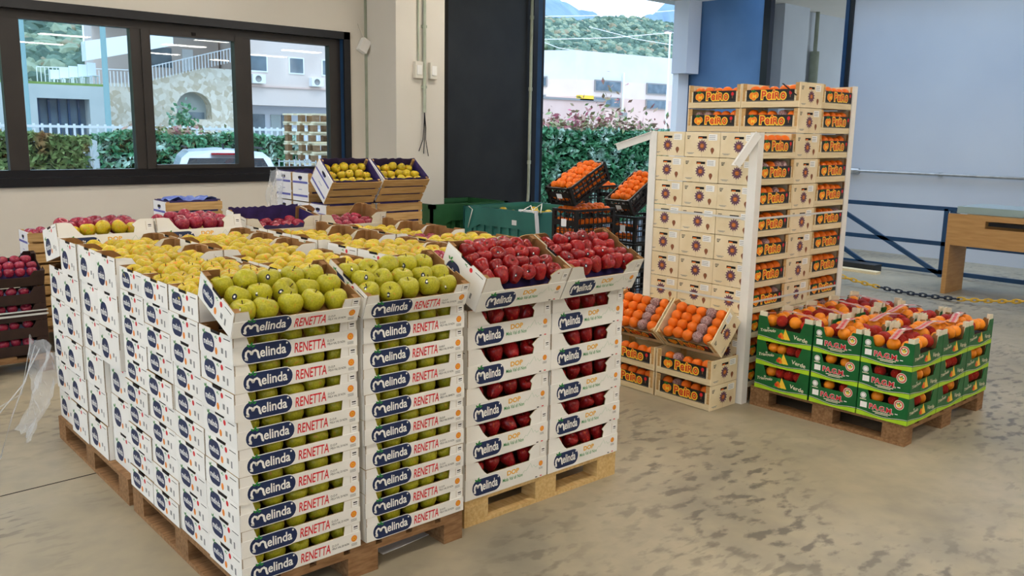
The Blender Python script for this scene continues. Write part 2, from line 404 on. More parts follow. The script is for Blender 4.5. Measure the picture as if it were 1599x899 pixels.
# ------------------------------------------------------------------ cartons
def carton_body(W, D, H, pf, prof, ko, ki, end_cut=None, floor_z=None):
    """open fruit carton: prof = outline of the front (from the left corner flap to the right one)"""
    mb = MB(); w, d, t = W/2, D/2, .004
    mb.box(-w+t, w-t, -d+t, d-t, 0, t, ki)
    for s in (-1, 1):
        P = [(x*s, z) for x, z in prof]
        mb.prism(P, (0, s*d, 0), (1, 0, 0), (0, 0, 1), (0, s, 0), t, ko, ki, 'card_edge' if ko == 'card' else ko)
        E = [(-d, 0), (d, 0), (d, H), (.3*D/2, H), (.26*D/2, H-.012), (-.26*D/2, H-.012), (-.3*D/2, H), (-d, H)] if not end_cut else \
            [(-d, 0), (d, 0), (d, H), (d*.62, H), (d*.5, H-end_cut), (-d*.5, H-end_cut), (-d*.62, H), (-d, H)]
        mb.prism(E, (s*w, 0, 0), (0, 1, 0), (0, 0, 1), (s, 0, 0), t, ko, ki, 'card_edge' if ko == 'card' else ko)
        # folded corner posts inside, a little proud of the rim
        for e in (-1, 1):
            mb.box(s*(w-t)-(.022 if s > 0 else 0), s*(w-t)+(0 if s > 0 else .022), e*(d-t)-(.03 if e > 0 else 0), e*(d-t)+(0 if e > 0 else .03), t, H-.004, ki)
    return mb
HEART = [(-.02, .15), (.02, .05), (.13, .0), (.1, .1), (.02, .42), (.06, .78), (.2, .95), (.36, .82), (.44, .52), (.45, .52), (.56, .84), (.74, .92), (.9, .72), (.93, .4), (.98, .1), (1.08, .04)]
def lozenge(mb, a, b, w_, h, k, l):
    n = 10; r = h/2; pts = [(a+w_-r*.9+r*.9*math.sin(i*PI/n), b+r-r*math.cos(i*PI/n)) for i in range(n+1)]+[(a+r*.9-r*.9*math.sin(i*PI/n), b+r+r*math.cos(i*PI/n)) for i in range(n+1)]
    mb.poly(pts, k, l)
def leaves(mb, a, b, s, l):
    for (dx, dy, an, L) in ((0, 0, 2.3, 1), (.15, .1, 1.1, 1.1), (.5, -.1, .5, .9)):
        c, n = math.cos(an), math.sin(an); x, y = a+dx*s, b+dy*s
        P = [(0, 0), (.3, .22), (.7, .2), (1, 0), (.7, -.2), (.3, -.22)]
        mb.poly([(x+s*L*(p*c-q*n), y+s*L*(p*n+q*c)) for p, q in P], 'leaf_green', l)
def brand(mb, a, b, w_, h, rise=0):
    lozenge(mb, a-.003, b-.003, w_+.006, h+.006, 'print_white', 1)
    lozenge(mb, a, b, w_, h, 'navy', 2)
    x, y, mw, mh = a+w_*.07, b+h*.22, w_*.27, h*.5
    mb.stroke([(x+mw*p, y+mh*q) for p, q in HEART], h*.13, 'print_white', 3)
    mb.text('elinda', a+w_*.36, b+h*.25, w_*.53, h*.56, 'print_white', 3, .02)
    mb.disc(a+w_*.91, b+h*.82, h*.06, 'print_white', 3, 8)
    leaves(mb, a+w_*.16, b+h*.88, h*.24, 4)
def dop_dot(mb, a, b, r):
    mb.poly([(a+(r if i % 2 else r*.86)*math.cos(i*PI/12), b+(r if i % 2 else r*.86)*math.sin(i*PI/12)) for i in range(24)], 'print_orange', 1)
    mb.disc(a, b, r*.55, 'print_amber', 2, 10); mb.disc(a, b, r*.3, 'print_orange', 3, 8)
    for k in range(3): mb.rect(a-r*.9, b-r*1.5-k*r*.28, r*1.8, r*.12, 'print_grey', 1)
def end_print(W, D, H):
    mb = MB().box(-W/2-.0008, -W/2-.0001, -D/2+.002, D/2-.002, .002, H-.0125, 'card').plane((-W/2-.0008, 0, 0), (0, -1, 0), (0, 0, 1)); d = D/2; h = .07 if H < .13 else .095
    b = H*.14; w_ = .105
    lozenge(mb, -d+.035, b, w_, h, 'navy', 1)
    mb.text('melinda', -d+.045, b+h*.33, w_*.8, h*.36, 'print_white', 2, .02)
    leaves(mb, -d+.048, b+h*.92, h*.22, 3)
    mb.disc(-d+.155, b+h*.2, .011, 'print_orange', 1, 10, .014)
    leaves(mb, .005, H-.028, .011, 1); mb.disc(.045, H-.026, .011, 'print_red', 1, 9)
    mb.rect(.05, H*.28, .018, .02, 'print_grey', 1); mb.rect(.085, H*.2, .012, .026, 'print_grey', 1)
    mb.rect(.075, H-.018, .055, .003, 'print_black', 1)
    mb.rect(-.035, H-.012, .07, .0115, 'slot_black', 1)
    return mb.mesh('end_print')
RW, RD_, RH, RP = .497, .297, .1036, .066
RPROF = [(-RW/2, 0), (RW/2, 0), (RW/2, RH), (RW/2-.05, RH), (RW/2-.062, RP), (-RW/2+.075, RP), (-RW/2+.07, RH), (-RW/2, RH)]
green_body = carton_body(RW, RD_, RH, RP, RPROF, 'card', 'card_inside').mesh('tray')
def green_front():
    mb = MB().box(-RW/2, RW/2, -RD_/2-.0025, -RD_/2-.0001, .002, RP, 'card').plane((0, -RD_/2-.0026, 0), (1, 0, 0), (0, 0, 1)); w = RW/2
    brand(mb, -w+.03, .003, .19, .066)
    mb.text('RENETTA', -w+.232, .014, .128, .037, 'print_red', 2, .012, .08)
    mb.text('D.O.P.', -w+.368, .034, .03, .0085, 'print_black', 2); mb.text('MELA VAL DI NON', -w+.368, .022, .075, .0085, 'print_black', 2)
    dop_dot(mb, w-.03, .042, .0145)
    mb.plane((0, -RD_/2, 0), (1, 0, 0), (0, 0, 1))
    mb.rect(w-.034, .072, .026, .022, 'print_white', 1); mb.rect(w-.03, .086, .018, .005, 'print_black', 2); mb.rect(w-.03, .079, .018, .0025, 'print_black', 2); mb.rect(w-.0395, .07, .0012, .03, 'card_edge', 1)
    return mb.mesh('front_panel')
green_front = green_front(); green_end = end_print(RW, RD_, RH)
QH, QP = .1763, .102
QW = .507
QPROF = [(-QW/2, 0), (QW/2, 0), (QW/2, QH), (QW/2-.045, QH), (QW/2-.075, QH-.005), (QW/2-.1, QP+.03), (QW/2-.115, QP+.012), (QW/2-.13, QP),
         (-QW/2+.115, QP), (-QW/2+.108, QP+.03), (-QW/2+.12, QP+.045), (-QW/2+.1, QP+.06), (-QW/2+.085, QH-.004), (-QW/2+.07, QH), (-QW/2, QH)]
red_body = carton_body(QW, RD_, QH, QP, QPROF, 'card', 'card_inside').mesh('tray')
def red_front():
    mb = MB().box(-QW/2, QW/2, -RD_/2-.0025, -RD_/2-.0001, .002, QP, 'card').plane((0, -RD_/2-.0026, 0), (1, 0, 0), (0, 0, 1)); w = QW/2
    brand(mb, -w+.04, .012, .17, .078)
    mb.text('DOP', -w+.25, .062, .075, .024, 'print_amber', 2, .035)
    mb.text('Mela Val di Non', -w+.222, .036, .125, .017, 'print_green', 2, .01, .1)
    Z = [(.35, .05), (.362, .062), (.37, .056), (.385, .072), (.398, .088), (.41, .064), (.42, .074), (.432, .06), (.445, .066)]
    mb.stroke([(-w+a, b) for a, b in Z], .0016, 'print_pale_green', 2)
    dop_dot(mb, w-.04, .072, .014)
    for k in range(2): mb.rect(w-.075+k*.03, .006, .013, .005, 'print_red' if k else 'print_black', 1)
    mb.plane((0, -RD_/2, 0), (1, 0, 0), (0, 0, 1))
    mb.rect(w-.038, .12, .026, .03, 'print_white', 1); mb.rect(w-.034, .138, .018, .005, 'print_black', 2); mb.rect(w-.034, .13, .018, .003, 'print_black', 2); mb.rect(w-.046, .112, .0012, .05, 'card_edge', 1)
    return mb.mesh('front_panel')
red_front = red_front(); red_end = end_print(QW, RD_, QH)
LINER_G = MB().box(-RW/2+.006, RW/2-.006, -RD_/2+.006, RD_/2-.006, .03, .034, 'card_inside').mesh('pulp_tray')
LINER_R = MB().box(-QW/2+.006, QW/2-.006, -RD_/2+.006, RD_/2-.006, .05, .054, 'violet_liner').mesh('pulp_tray')
def carton(kind, label, T, group, front=True, end=True, liner=False):
    b, f, e, l = (green_body, green_front, green_end, LINER_G) if kind == 'g' else (red_body, red_front, red_end, LINER_R)
    tp = [('tray', b)]
    if front: tp.append(('front_panel', f, [], 'front panel with navy oval logo and lettering'))
    if end: tp.append(('end_panel', e))
    if liner: tp.append(('pulp_tray', l))
    return inst(tp, 'fruit_carton', label, 'carton', T, group)
def tilted(x, y, z, D, ang, rz=0):
    """box whose bottom front edge sits at x,y,z, tipped up at the back"""
    return Matrix.Translation((x, y, z)) @ Matrix.Rotation(rz, 4, 'Z') @ Matrix.Rotation(ang, 4, 'X') @ Matrix.Translation((0, D/2, 0))

# ------------------------------------------------------------------ pallets
PZ = .132
def pallet(x0, y0, W, D, label, wood='pallet_wood', h=PZ, along='y'):
    r = thing('pallet', label, 'pallet', (x0+W/2, y0+D/2, 0))
    if along == 'x': r.matrix_world = Matrix.Translation((x0+W/2, y0+D/2, 0)) @ Matrix.Rotation(PI/2, 4, 'Z'); W, D = D, W
    w, d = W/2, D/2; t = .02
    for i in range(3):
        x = (-w, -.07, w-.1)[i] if i != 1 else -.07
        bw = .14 if i == 1 else .1
        MB().box(x, x+bw, -d, d, 0, t, wood).build('bottom_board', r)
        for j in range(3):
            y = (-d, -.07, d-.14)[j]; MB().box(x, x+bw, y, y+.14, t, h-2*t, wood).build('block', r)
    for j in range(3):
        y = (-d, -.07, d-.14)[j]; MB().box(-w, w, y, y+.14, h-2*t, h-t, wood).build('stringer_board', r)
    n = 7
    for i in range(n):
        x = -w+i*(W-.12)/(n-1); MB().box(x, x+.12, -d, d, h-t, h, wood).build('deck_board', r)
    return r

# ------------------------------------------------------------------ the hall
WY = 6.5; CEIL = 4.2; XR = 12.3
def S(name, mb, parent=None):
    o = mb.build(name, parent); return struct(o) if parent is None else o
fl = MB().box(-8, 18, -16, WY+.35, -.1, 0, 'floor'); S('floor', fl)
j = MB()
for (x0, y0, x1, y1) in ((-6, 1.55, 0, 1.78), (3.05, -2.6, 6.2, -1.6)):
    j.bar((x0, y0, .0008), (x1, y1, .0008), .008, .001, 'slot_black')
struct(j.build('floor_joint')); 
# ceiling with an unseen gap, added to send daylight over the right side
KX0, KX1, KY0, KY1 = 8.6, 11.6, -1.5, 5.2
S('ceiling', MB().box(-8, KX0, -16, WY+.35, CEIL, CEIL+.2, 'wall_cream').box(KX1, 18, -16, WY+.35, CEIL, CEIL+.2, 'wall_cream').box(KX0, KX1, -16, KY0, CEIL, CEIL+.2, 'wall_cream').box(KX0, KX1, KY1, WY+.35, CEIL, CEIL+.2, 'wall_cream'))
wb = MB(); WX0, WX1, WZ0, WZ1 = -1.3, 4.385, 1.185, 2.923; DX0, DX1, DZ = 7.42, 11.05, 3.95
wb.box(-8, WX0, WY, WY+.3, 0, CEIL, 'wall_cream'); wb.box(WX0, WX1, WY, WY+.3, 0, WZ0, 'wall_cream'); wb.box(WX0, WX1, WY, WY+.3, WZ1, CEIL, 'wall_cream')
wb.box(WX1, DX0, WY, WY+.3, 0, CEIL, 'wall_cream'); wb.box(DX0, DX1, WY, WY+.3, DZ, CEIL, 'wall_cream'); S('wall_back', wb)
S('wall_recess', MB().box(DX1, 18, WY, WY+.3, 0, CEIL, 'wall_grey').box(13.43, 14.3, WY-.25, WY, 0, CEIL, 'wall_grey'))
S('wall_right', MB().box(XR, XR+.25, -16, 4.36, 0, CEIL, 'wall_right'))
S('wall_left', MB().box(-8.2, -8, -16, -8, 0, CEIL, 'wall_cream').box(-8.2, -8, 5.6, WY+.3, 0, CEIL, 'wall_cream').box(-8.2, -8, -8, 5.6, 3.9, CEIL, 'wall_cream'))  # opening is unseen, added to bring bluish daylight onto the carton ends
S('wall_front', MB().box(-8, 18, -16.2, -16, 0, CEIL, 'wall_cream'))
S('wall_far_right', MB().box(18, 18.2, -16, -9, 0, CEIL, 'wall_grey').box(18, 18.2, 5.8, WY+.3, 0, CEIL, 'wall_grey').box(18, 18.2, -9, 5.8, 3.9, CEIL, 'wall_grey'))  # unseen opening, added so sky light reaches the recessed wall
# column between the window and the loading door
S('trim_1', MB().box(4.633, 5.34, 5.87, WY, 0, CEIL, 'wall_cream').box(4.60, 4.633, WY-.012, WY, 0, CEIL, 'conduit'))
# steel post at the end of the right wall
S('trim_2', MB().box(XR-.06, XR+.02, 4.36, 4.42, 0, CEIL, 'blue_steel').box(XR-.04, XR+.14, 4.3, 4.36, 0, CEIL, 'dark_metal'))
# window band
wf = MB()
for (a, b, c, d) in ((WX0, WX1, WZ0, WZ0+.085), (WX0, WX1, WZ1-.085, WZ1)): wf.box(a, b, WY-.03, WY, c, d, 'frame_black')
wf.box(WX1-.085, WX1, WY-.03, WY, WZ0, WZ1, 'frame_black'); wf.box(WX0, WX0+.085, WY-.03, WY, WZ0, WZ1, 'frame_black')
wf.box(WX0, WX1, WY, WY+.1, WZ0+.06, WZ0+.085, 'frame_black'); wf.box(WX0, WX1, WY, WY+.1, WZ1-.085, WZ1-.07, 'frame_black'); wf.box(WX1-.085, WX1-.07, WY, WY+.1, WZ0, WZ1, 'blue_steel')  # blue on the right reveal stands for daylight falling on that face
wi = struct(wf.build('window_1'))
GY = WY+.12
MB().box(WX0+.08, WX1-.08, WY+.07, WY+.17, WZ0+.085, 1.342, 'frame_black').build('bottom_rail', wi)
MB().box(WX0+.08, WX1-.08, WY+.07, WY+.17, 2.757, WZ1-.085, 'frame_bronze').build('top_rail', wi)
for (a, b) in ((.70, .868), (1.876, 1.98), (3.06, 3.166), (4.156, WX1-.08), (WX0+.08, WX0+.2)):
    MB().box(a, b, WY+.07, WY+.17, 1.34, 2.76, 'frame_bronze').build('mullion', wi)
sa = MB()
for (a, b, c, d) in ((1.975, 2.068, 1.34, 2.76), (2.972, 3.065, 1.34, 2.76), (2.06, 2.98, 1.34, 1.382), (2.06, 2.98, 2.712, 2.76)): sa.box(a, b, WY+.05, WY+.15, c, d, 'frame_bronze')
sa.box(2.5, 2.54, WY+.03, WY+.06, 2.735, 2.765, 'slot_black'); sa.build('sash', wi)
for (a, b, c, d) in ((WX0+.2, .70, 1.34, 2.76), (.868, 1.876, 1.34, 2.76), (2.068, 2.972, 1.38, 2.715), (3.166, 4.156, 1.34, 2.76)):
    MB().box(a, b, GY, GY+.006, c, d, 'glass').build('pane', wi)
# sliding / hinged door leaves
d1 = struct(MB().box(5.66, 7.06, 6.22, 6.3, .02, DZ, 'dark_metal').build('door_1'))  # near-black leaf: the shade on its unlit face put into the colour
MB().box(7.12, 7.2, 6.2, 6.3, 0, DZ, 'frame_black').box(7.2, 7.28, 6.2, 6.3, 0, DZ, 'blue_steel').box(7.28, 7.42, 6.3, 6.6, 0, DZ, 'frame_black').build('door_jamb', d1)
c = MB().tube([(7.03, 6.17, .7), (7.05, 6.17, .95), (7.05, 6.17, DZ)], .022, 'conduit')
for z in (1.35, 2.35, 3.3): c.tube([(7.05, 6.17, z), (7.05, 6.17, z+.05)], .028, 'conduit')
c.build('conduit', d1)
d2 = struct(MB().box(10.89, 10.96, 5.03, WY-.02, .02, DZ, 'door_blue').build('door_2'))
MB().box(10.87, 10.98, 4.91, 5.03, .02, DZ, 'frame_black').build('door_edge', d2)
S('trim_3', MB().box(10.57, 10.84, WY-.12, WY, 0, 2.79, 'white_paint').box(10.53, 10.86, WY-.3, WY, 2.79, DZ, 'plaster_white').box(10.84, 11.06, WY-.06, WY, 0, DZ, 'frame_black'))
# wall pipe, conduits, boxes
t = thing('wall_pipe', 'grey horizontal pipe running along the pale right wall', 'pipe', (XR-.06, 1.5, 1.27))
MB().tube([(0, 2.55, 0), (0, -9, 0)], .022, 'galv').build('pipe', t); MB().tube([(0, 2.6, 0), (0, 2.47, 0)], .05, 'galv').build('end_cap', t)
for y in (1.2, -1.5, -4): MB().box(0, .06, y-.02, y+.02, -.03, .03, 'galv').build('bracket', t)
t = thing('conduit', 'pale grey vertical conduit ending in loose wires on the column', 'conduit', (5.02, 5.84, 2.2))
MB().tube([(0, 0, -.2), (0, 0, 2)], .02, 'conduit').build('pipe', t)
for z in (.1, .8, 1.5): MB().cbox((0, .01, z), (.06, .04, .03), 'conduit').build('clip', t)
for k, dx in enumerate((-.06, -.01, .04)): MB().tube([(0, 0, -.18), (dx*.3, -.01, -.38), (dx*.4, 0, -.52), (dx*1.4, .0, -.66-.03*k)], .005, 'rubber', 5).build('wire', t)
t = thing('conduit', 'thin pale conduit dropping to the small socket on the column', 'conduit', (4.94, 5.855, 2.6)); MB().tube([(0, 0, 0), (0, 0, 1.6)], .011, 'conduit').build('pipe', t)
for (x, lb) in ((4.93, 'pale wall socket left of the conduit on the column'), (5.15, 'pale wall socket right of the conduit on the column')):
    t = thing('wall_socket', lb, 'socket', (x, 5.87, 2.4)); MB().box(-.055, .055, -.05, 0, 0, .19, 'beige_plastic').build('housing', t); MB().box(-.035, .035, -.058, -.05, .04, .15, 'card').build('cover', t)
t = thing('sensor', 'small white tilted sensor box beside the window corner', 'sensor', TR(4.56, 6.46, 2.78) @ Matrix.Rotation(.5, 4, 'Y'))
MB().box(-.055, .055, -.05, .03, -.08, .08, 'card').build('housing', t); MB().bar((0, 0, .06), (-.17, .03, .2), .012, .012, 'beige_plastic').build('cable', t)
t = thing('downpipe', 'dark grey downpipe on the recessed grey wall', 'pipe', (14.85, 6.4, 0)); MB().tube([(0, 0, 0), (0, 0, 3.45)], .09, 'conduit').build('pipe', t); MB().tube([(0, 0, 3.4), (0, 0, CEIL)], .04, 'conduit').build('upper_pipe', t)
# ceiling lamps (their reflections show in the window)
k = 0
for x, y in [(5.31, -8.7), (5.44, -11.64), (8.48, -8.95), (8.58, -6.89), (8.98, -12.25), (11.6, -10.14), (11.5, -7.78), (11.6, -13.2)]+[(x, y) for x in (-4.5, -1.2, 2.1, 5.4) for y in (-4.6, -1.4, 1.9, 4.6)]+[(-1.2, -8), (2.1, -8)]:
    t = thing('ceiling_lamp', 'rectangular white ceiling lamp, one of the rows over the hall', 'lamp', (x, y, 4.03), 'ceiling lamps'); k += 1
    MB().box(-.62, .62, -.2, .2, .0, .06, 'lamp_white').box(-.4, -.38, -.01, .01, .06, CEIL-4.03, 'lamp_white').box(.38, .4, -.01, .01, .06, CEIL-4.03, 'lamp_white').build('housing', t)
    MB().box(-.58, .58, -.16, .16, -.012, 0, 'lamp_glow').build('diffuser', t)

# ------------------------------------------------------------------ front pallet of russet apple cartons (10 x 4 x 2)
X2 = .525
pallet(0, .0, 1.02, 1.2, 'brown wooden pallet under the white cartons of green apples')
t = thing('card_sheet', 'white sheet lying on the floor under the front pallet', 'sheet', TR(.79, .2, .002, .1)); MB().box(-.14, .12, -.1, .3, 0, .003, 'paper').build('sheet', t)
GST = ['the front corner stack', 'the second front stack']
for c in range(2):
    for lv in range(9):
        x = .2485+c*X2+random.uniform(-.004, .004); T = TR(x, .1485+random.uniform(-.004, .004), PZ+lv*RH)
        nm = '%s carton up, %s' % (ORD[lv] if lv else 'lowest', GST[c])
        carton('g', 'white carton of green apples with red lettering, '+(ORD[lv]+' from bottom' if lv else 'bottom')+' of '+GST[c], T, 'cartons of green apples, front stacks', end=c == 0)
        slot('green', T, RW-.03, RD_, 5, .07, .042, nm, 'green apples in the front slots', near=1)
    T = tilted(.2285+c*.523, -.03, PZ+9*RH+.004, RD_, rad(22))
    carton('g', 'white tilted tray of green apples on top of '+GST[c], T, 'tilted display trays', liner=True)
    grid('green', T, RW-.035, RD_-.03, 5, 3, .072, .046, 'tilted tray on '+GST[c], 'green apples in the tilted trays', near=2)
DEP = ['', 'second stack back on the left side', 'third stack back on the left side', 'fourth stack back on the left side']
for rj in range(1, 4):
    for lv in range(10):
        T = TR(.2485+random.uniform(-.005, .005), .1485+.3*rj+random.uniform(-.003, .003), PZ+lv*RH)
        carton('g', 'white carton with navy oval, %s%s of %s' % (ORD[lv], ' from bottom' if lv else '', DEP[rj]), T, 'cartons along the left side', front=False, liner=lv == 9)
    T = TR(.2485, .1485+.3*rj, PZ+9*RH)
    grid('yellow', T, RW-.03, RD_-.03, 6 if rj < 3 else 5, 4 if rj < 3 else 3, .068, .042, 'open tray %s on left side' % ['', 'two', 'three', 'four'][rj], 'yellow apples in the open trays', near=1, dome=.012)
    T = TR(.2485+X2, .1485+.3*rj, PZ+9*RH)
    carton('g', 'open white tray of yellow apples, %s behind the second tilted tray' % ['', 'first', 'second', 'third'][rj], T, 'open trays on the front pallet', front=False, liner=True)
    grid('yellow', T, RW-.03, RD_-.03, 5, 3, .062, .043, 'open tray %s behind second tilted tray' % ['', 'one', 'two', 'three'][rj], 'yellow apples in the open trays', dome=.01)

# ------------------------------------------------------------------ pallet of red apples
QX, QY0 = 1.082, .052
pallet(QX, QY0+.01, 1.02, 1.2, 'light new wooden pallet under the cartons of red apples', 'fresh_pallet_wood', along='x')
QST = ['the third front stack', 'the rightmost front stack']
for c in range(2):
    for lv in range(5):
        T = TR(QX+.2535+c*.513+random.uniform(-.004, .004), QY0+.1485+random.uniform(-.003, .003), PZ+lv*QH)
        carton('q', 'white carton of red apples, %s%s of %s' % (ORD[lv], ' from bottom' if lv else '', QST[c]), T, 'cartons of red apples', end=True)
        slot('red', T, RW-.1, RD_, 4, .118, .04, '%s carton up, %s' % (ORD[lv] if lv else 'lowest', QST[c]), 'red apples in the front slots', near=1)
    T = tilted(QX+.2535+c*.513, QY0-.05, PZ+5*QH+.004, RD_, rad(26))
    carton('q', 'white tilted tray of red apples on top of '+QST[c], T, 'tilted display trays', liner=True)
    grid('red', T, QW-.06, RD_-.02, 6, 4, .138, .039, 'tilted tray on '+QST[c], 'red apples in the tilted trays', near=2, dome=.01)
for rj in range(1, 4):
    for c in range(2):
        for lv in (range(6) if c else (5,)):
            T = TR(QX+.2535+c*.513, QY0+.1485+.3*rj, PZ+lv*QH)
            top = lv == 5
            lb = 'open white tray %s behind the tilted red apple tray of %s' % (['', 'one', 'two', 'three'][rj], QST[c]) if top else 'white carton inside the red apple pallet, level %s, %s row back' % (['one', 'two', 'three', 'four', 'five'][lv], ['', 'second', 'third', 'fourth'][rj])
            carton('q', lb, T, 'cartons of red apples, rows behind', front=False, end=top or c, liner=top)
        kd = ['', 'dark', 'yellow', 'yellow'][rj] if c == 0 else ['', 'dark', 'red', 'yellow'][rj]
        T = TR(QX+.2535+c*.513, QY0+.1485+.3*rj, PZ+5*QH)
        grid(kd, T, RW-.03, RD_-.03, 5, 3, .132, .043, 'open tray %s behind %s' % (['', 'one', 'two', 'three'][rj], QST[c]), 'apples in the open trays behind', dome=.01)

# ------------------------------------------------------------------ rear left pallet
PY = 1.262
pallet(0, PY, 1.02, 1.2, 'brown wooden pallet under the rear left cartons with plastic film')
for rj in range(4):
    for lv in range(6 if rj < 3 else 5):
        T = TR(.2535+(.012 if rj % 2 else 0)+random.uniform(-.006, .006)+(.035 if lv < 3 and rj == 0 else 0), PY+.1485+.3*rj, PZ+lv*QH)
        carton('q', 'tall white carton, %s%s of rear left pallet, %s stack back' % (ORD[lv], ' from bottom' if lv else '', ['first', 'second', 'third', 'last'][rj]), T, 'tall cartons of the rear left pallet', front=rj == 0, liner=lv == 5)
for c in range(2):
    for rj in range(3):
        T = TR(.2535+c*.513, PY+.1485+.3*rj, PZ+5*QH)
        if c: carton('q', 'open white tray of yellow apples, right half of rear left pallet, row %s' % ['one', 'two', 'three'][rj], T, 'open trays on the rear left pallet', front=False, liner=True)
        grid('yellow', T, RW-.03, RD_-.03, 5, 3, .112, .043, 'rear left pallet, %s tray %s' % (['left', 'right'][c], ['one', 'two', 'three'][rj]), 'yellow apples on the rear left pallet', dome=.012)
    T = tilted(.2535+c*.52, PY+.9, PZ+5*QH+.082, RD_, rad(-13))
    carton('q', 'tilted white tray of dark red and yellow apples, %s of rear left pallet' % ['left back', 'right back'][c], T, 'tilted trays on the rear left pallet', liner=True)
    grid('dark', tilted(.2535+c*.52, PY+.945, PZ+5*QH+.06, RD_-.03, rad(9)), RW-.09, RD_-.06, 5, 3, .122, .044, '%s tilted tray of rear left pallet' % ['left', 'right'][c], 'apples in the rear tilted trays', mixk=(lambda i, j: 'yellow' if j == 0 else 'dark') if c == 0 else None, dome=.02)
t = thing('plastic_film', 'clear crumpled stretch film hanging off the rear left pallet', 'film', (-.06, PY+1.15, .05))
def film(n, m, f):
    vs = [f(i/n, q/m) for i in range(n+1) for q in range(m+1)]
    return MB().add(vs, [(i*(m+1)+q, i*(m+1)+q+1, (i+1)*(m+1)+q+1, (i+1)*(m+1)+q) for i in range(n) for q in range(m)], 'film', True)
film(14, 14, lambda a, b: (-.1*b**2-.02*math.sin(9*a+7*b)-.03*random.random(), .18-.55*a*(1-.5*b)-.02*math.sin(12*b), .55*(1-b)+.01*math.sin(20*a))).build('film_sheet', t)
for k in range(3): MB().tube([(-.02, .1*k, .5), (-.1, .12*k-.1, .42-.1*k), (-.22-.04*k, .2*k-.2, .2-.05*k), (-.3-.03*k, .15*k-.25, .0)], .004, 'film', 5).build('film_strand', t)

# ------------------------------------------------------------------ rear right pallet (only its upper trays show)
RY0 = 1.36
pallet(QX, RY0, 1.02, 1.2, 'wooden pallet under the rear right cartons')
for rj in range(4):
    for c in range(2):
        for lv in (range(6 if rj < 3 else 5) if c else ((5,) if rj < 3 else (4,))):
            T = TR(QX+.2535+c*.513, RY0+.1485+.3*rj, PZ+lv*QH); top = lv == 5
            carton('q', ('open white tray of yellow apples on the rear right pallet, %s half, row %s' % (['left', 'right'][c], ['one', 'two', 'three', 'four'][rj])) if top else 'white carton of the rear right pallet, level %s, row %s, %s half' % (['one', 'two', 'three', 'four', 'five'][lv], ['one', 'two', 'three', 'four'][rj], ['left', 'right'][c]), T, 'cartons of the rear right pallet', front=False, end=top or c, liner=top)
        T = TR(QX+.2535+c*.513, RY0+.1485+.3*rj, PZ+5*QH)
        if rj < 3: grid('yellow' if (rj, c) != (0, 1) else 'dark', T, RW-.03, RD_-.03, 5, 3, .09, .042, 'rear right pallet, %s tray %s' % (['left', 'right'][c], ['one', 'two', 'three'][rj]), 'yellow apples on the rear right pallet', dome=.01)
    if rj == 3:
        for c in range(2):
            x = QX+.2535+c*.515
            T = tilted(x, RY0+.905, PZ+5*QH+.04, RD_, rad(8))
            t = carton('q', 'white tray of dark apples in violet paper, %s back of the rear right pallet' % ['left', 'right'][c], T, 'violet lined trays on the rear right pallet', liner=True)
            grid('dark', T, RW-.07, RD_-.04, 5, 3, .08, .04, '%s violet lined tray at the back' % ['left', 'right'][c], 'apples in violet paper')
            if c == 0:
                q = MB(); n = 24
                for s in (-1, 1):
                    pts = [(i/n*(QW-.02)-QW/2+.01, (QH if s > 0 else QP+.012)+random.uniform(0, .02)) for i in range(n+1)]
                    q.prism([(-QW/2+.01, QH-.12)]+[(QW/2-.01, QH-.12)]+pts[::-1], (0, s*(RD_/2-.008), 0), (1, 0, 0), (0, 0, 1), (0, s, 0), .002, 'violet_liner')
                for s in (-1, 1): q.box(*sorted((s*(QW/2-.01), s*(QW/2-.012))), -RD_/2+.008, RD_/2-.008, QH-.12, QH-.01, 'violet_liner')
                q.build('paper_liner', t)['label'] = 'violet paper liner'

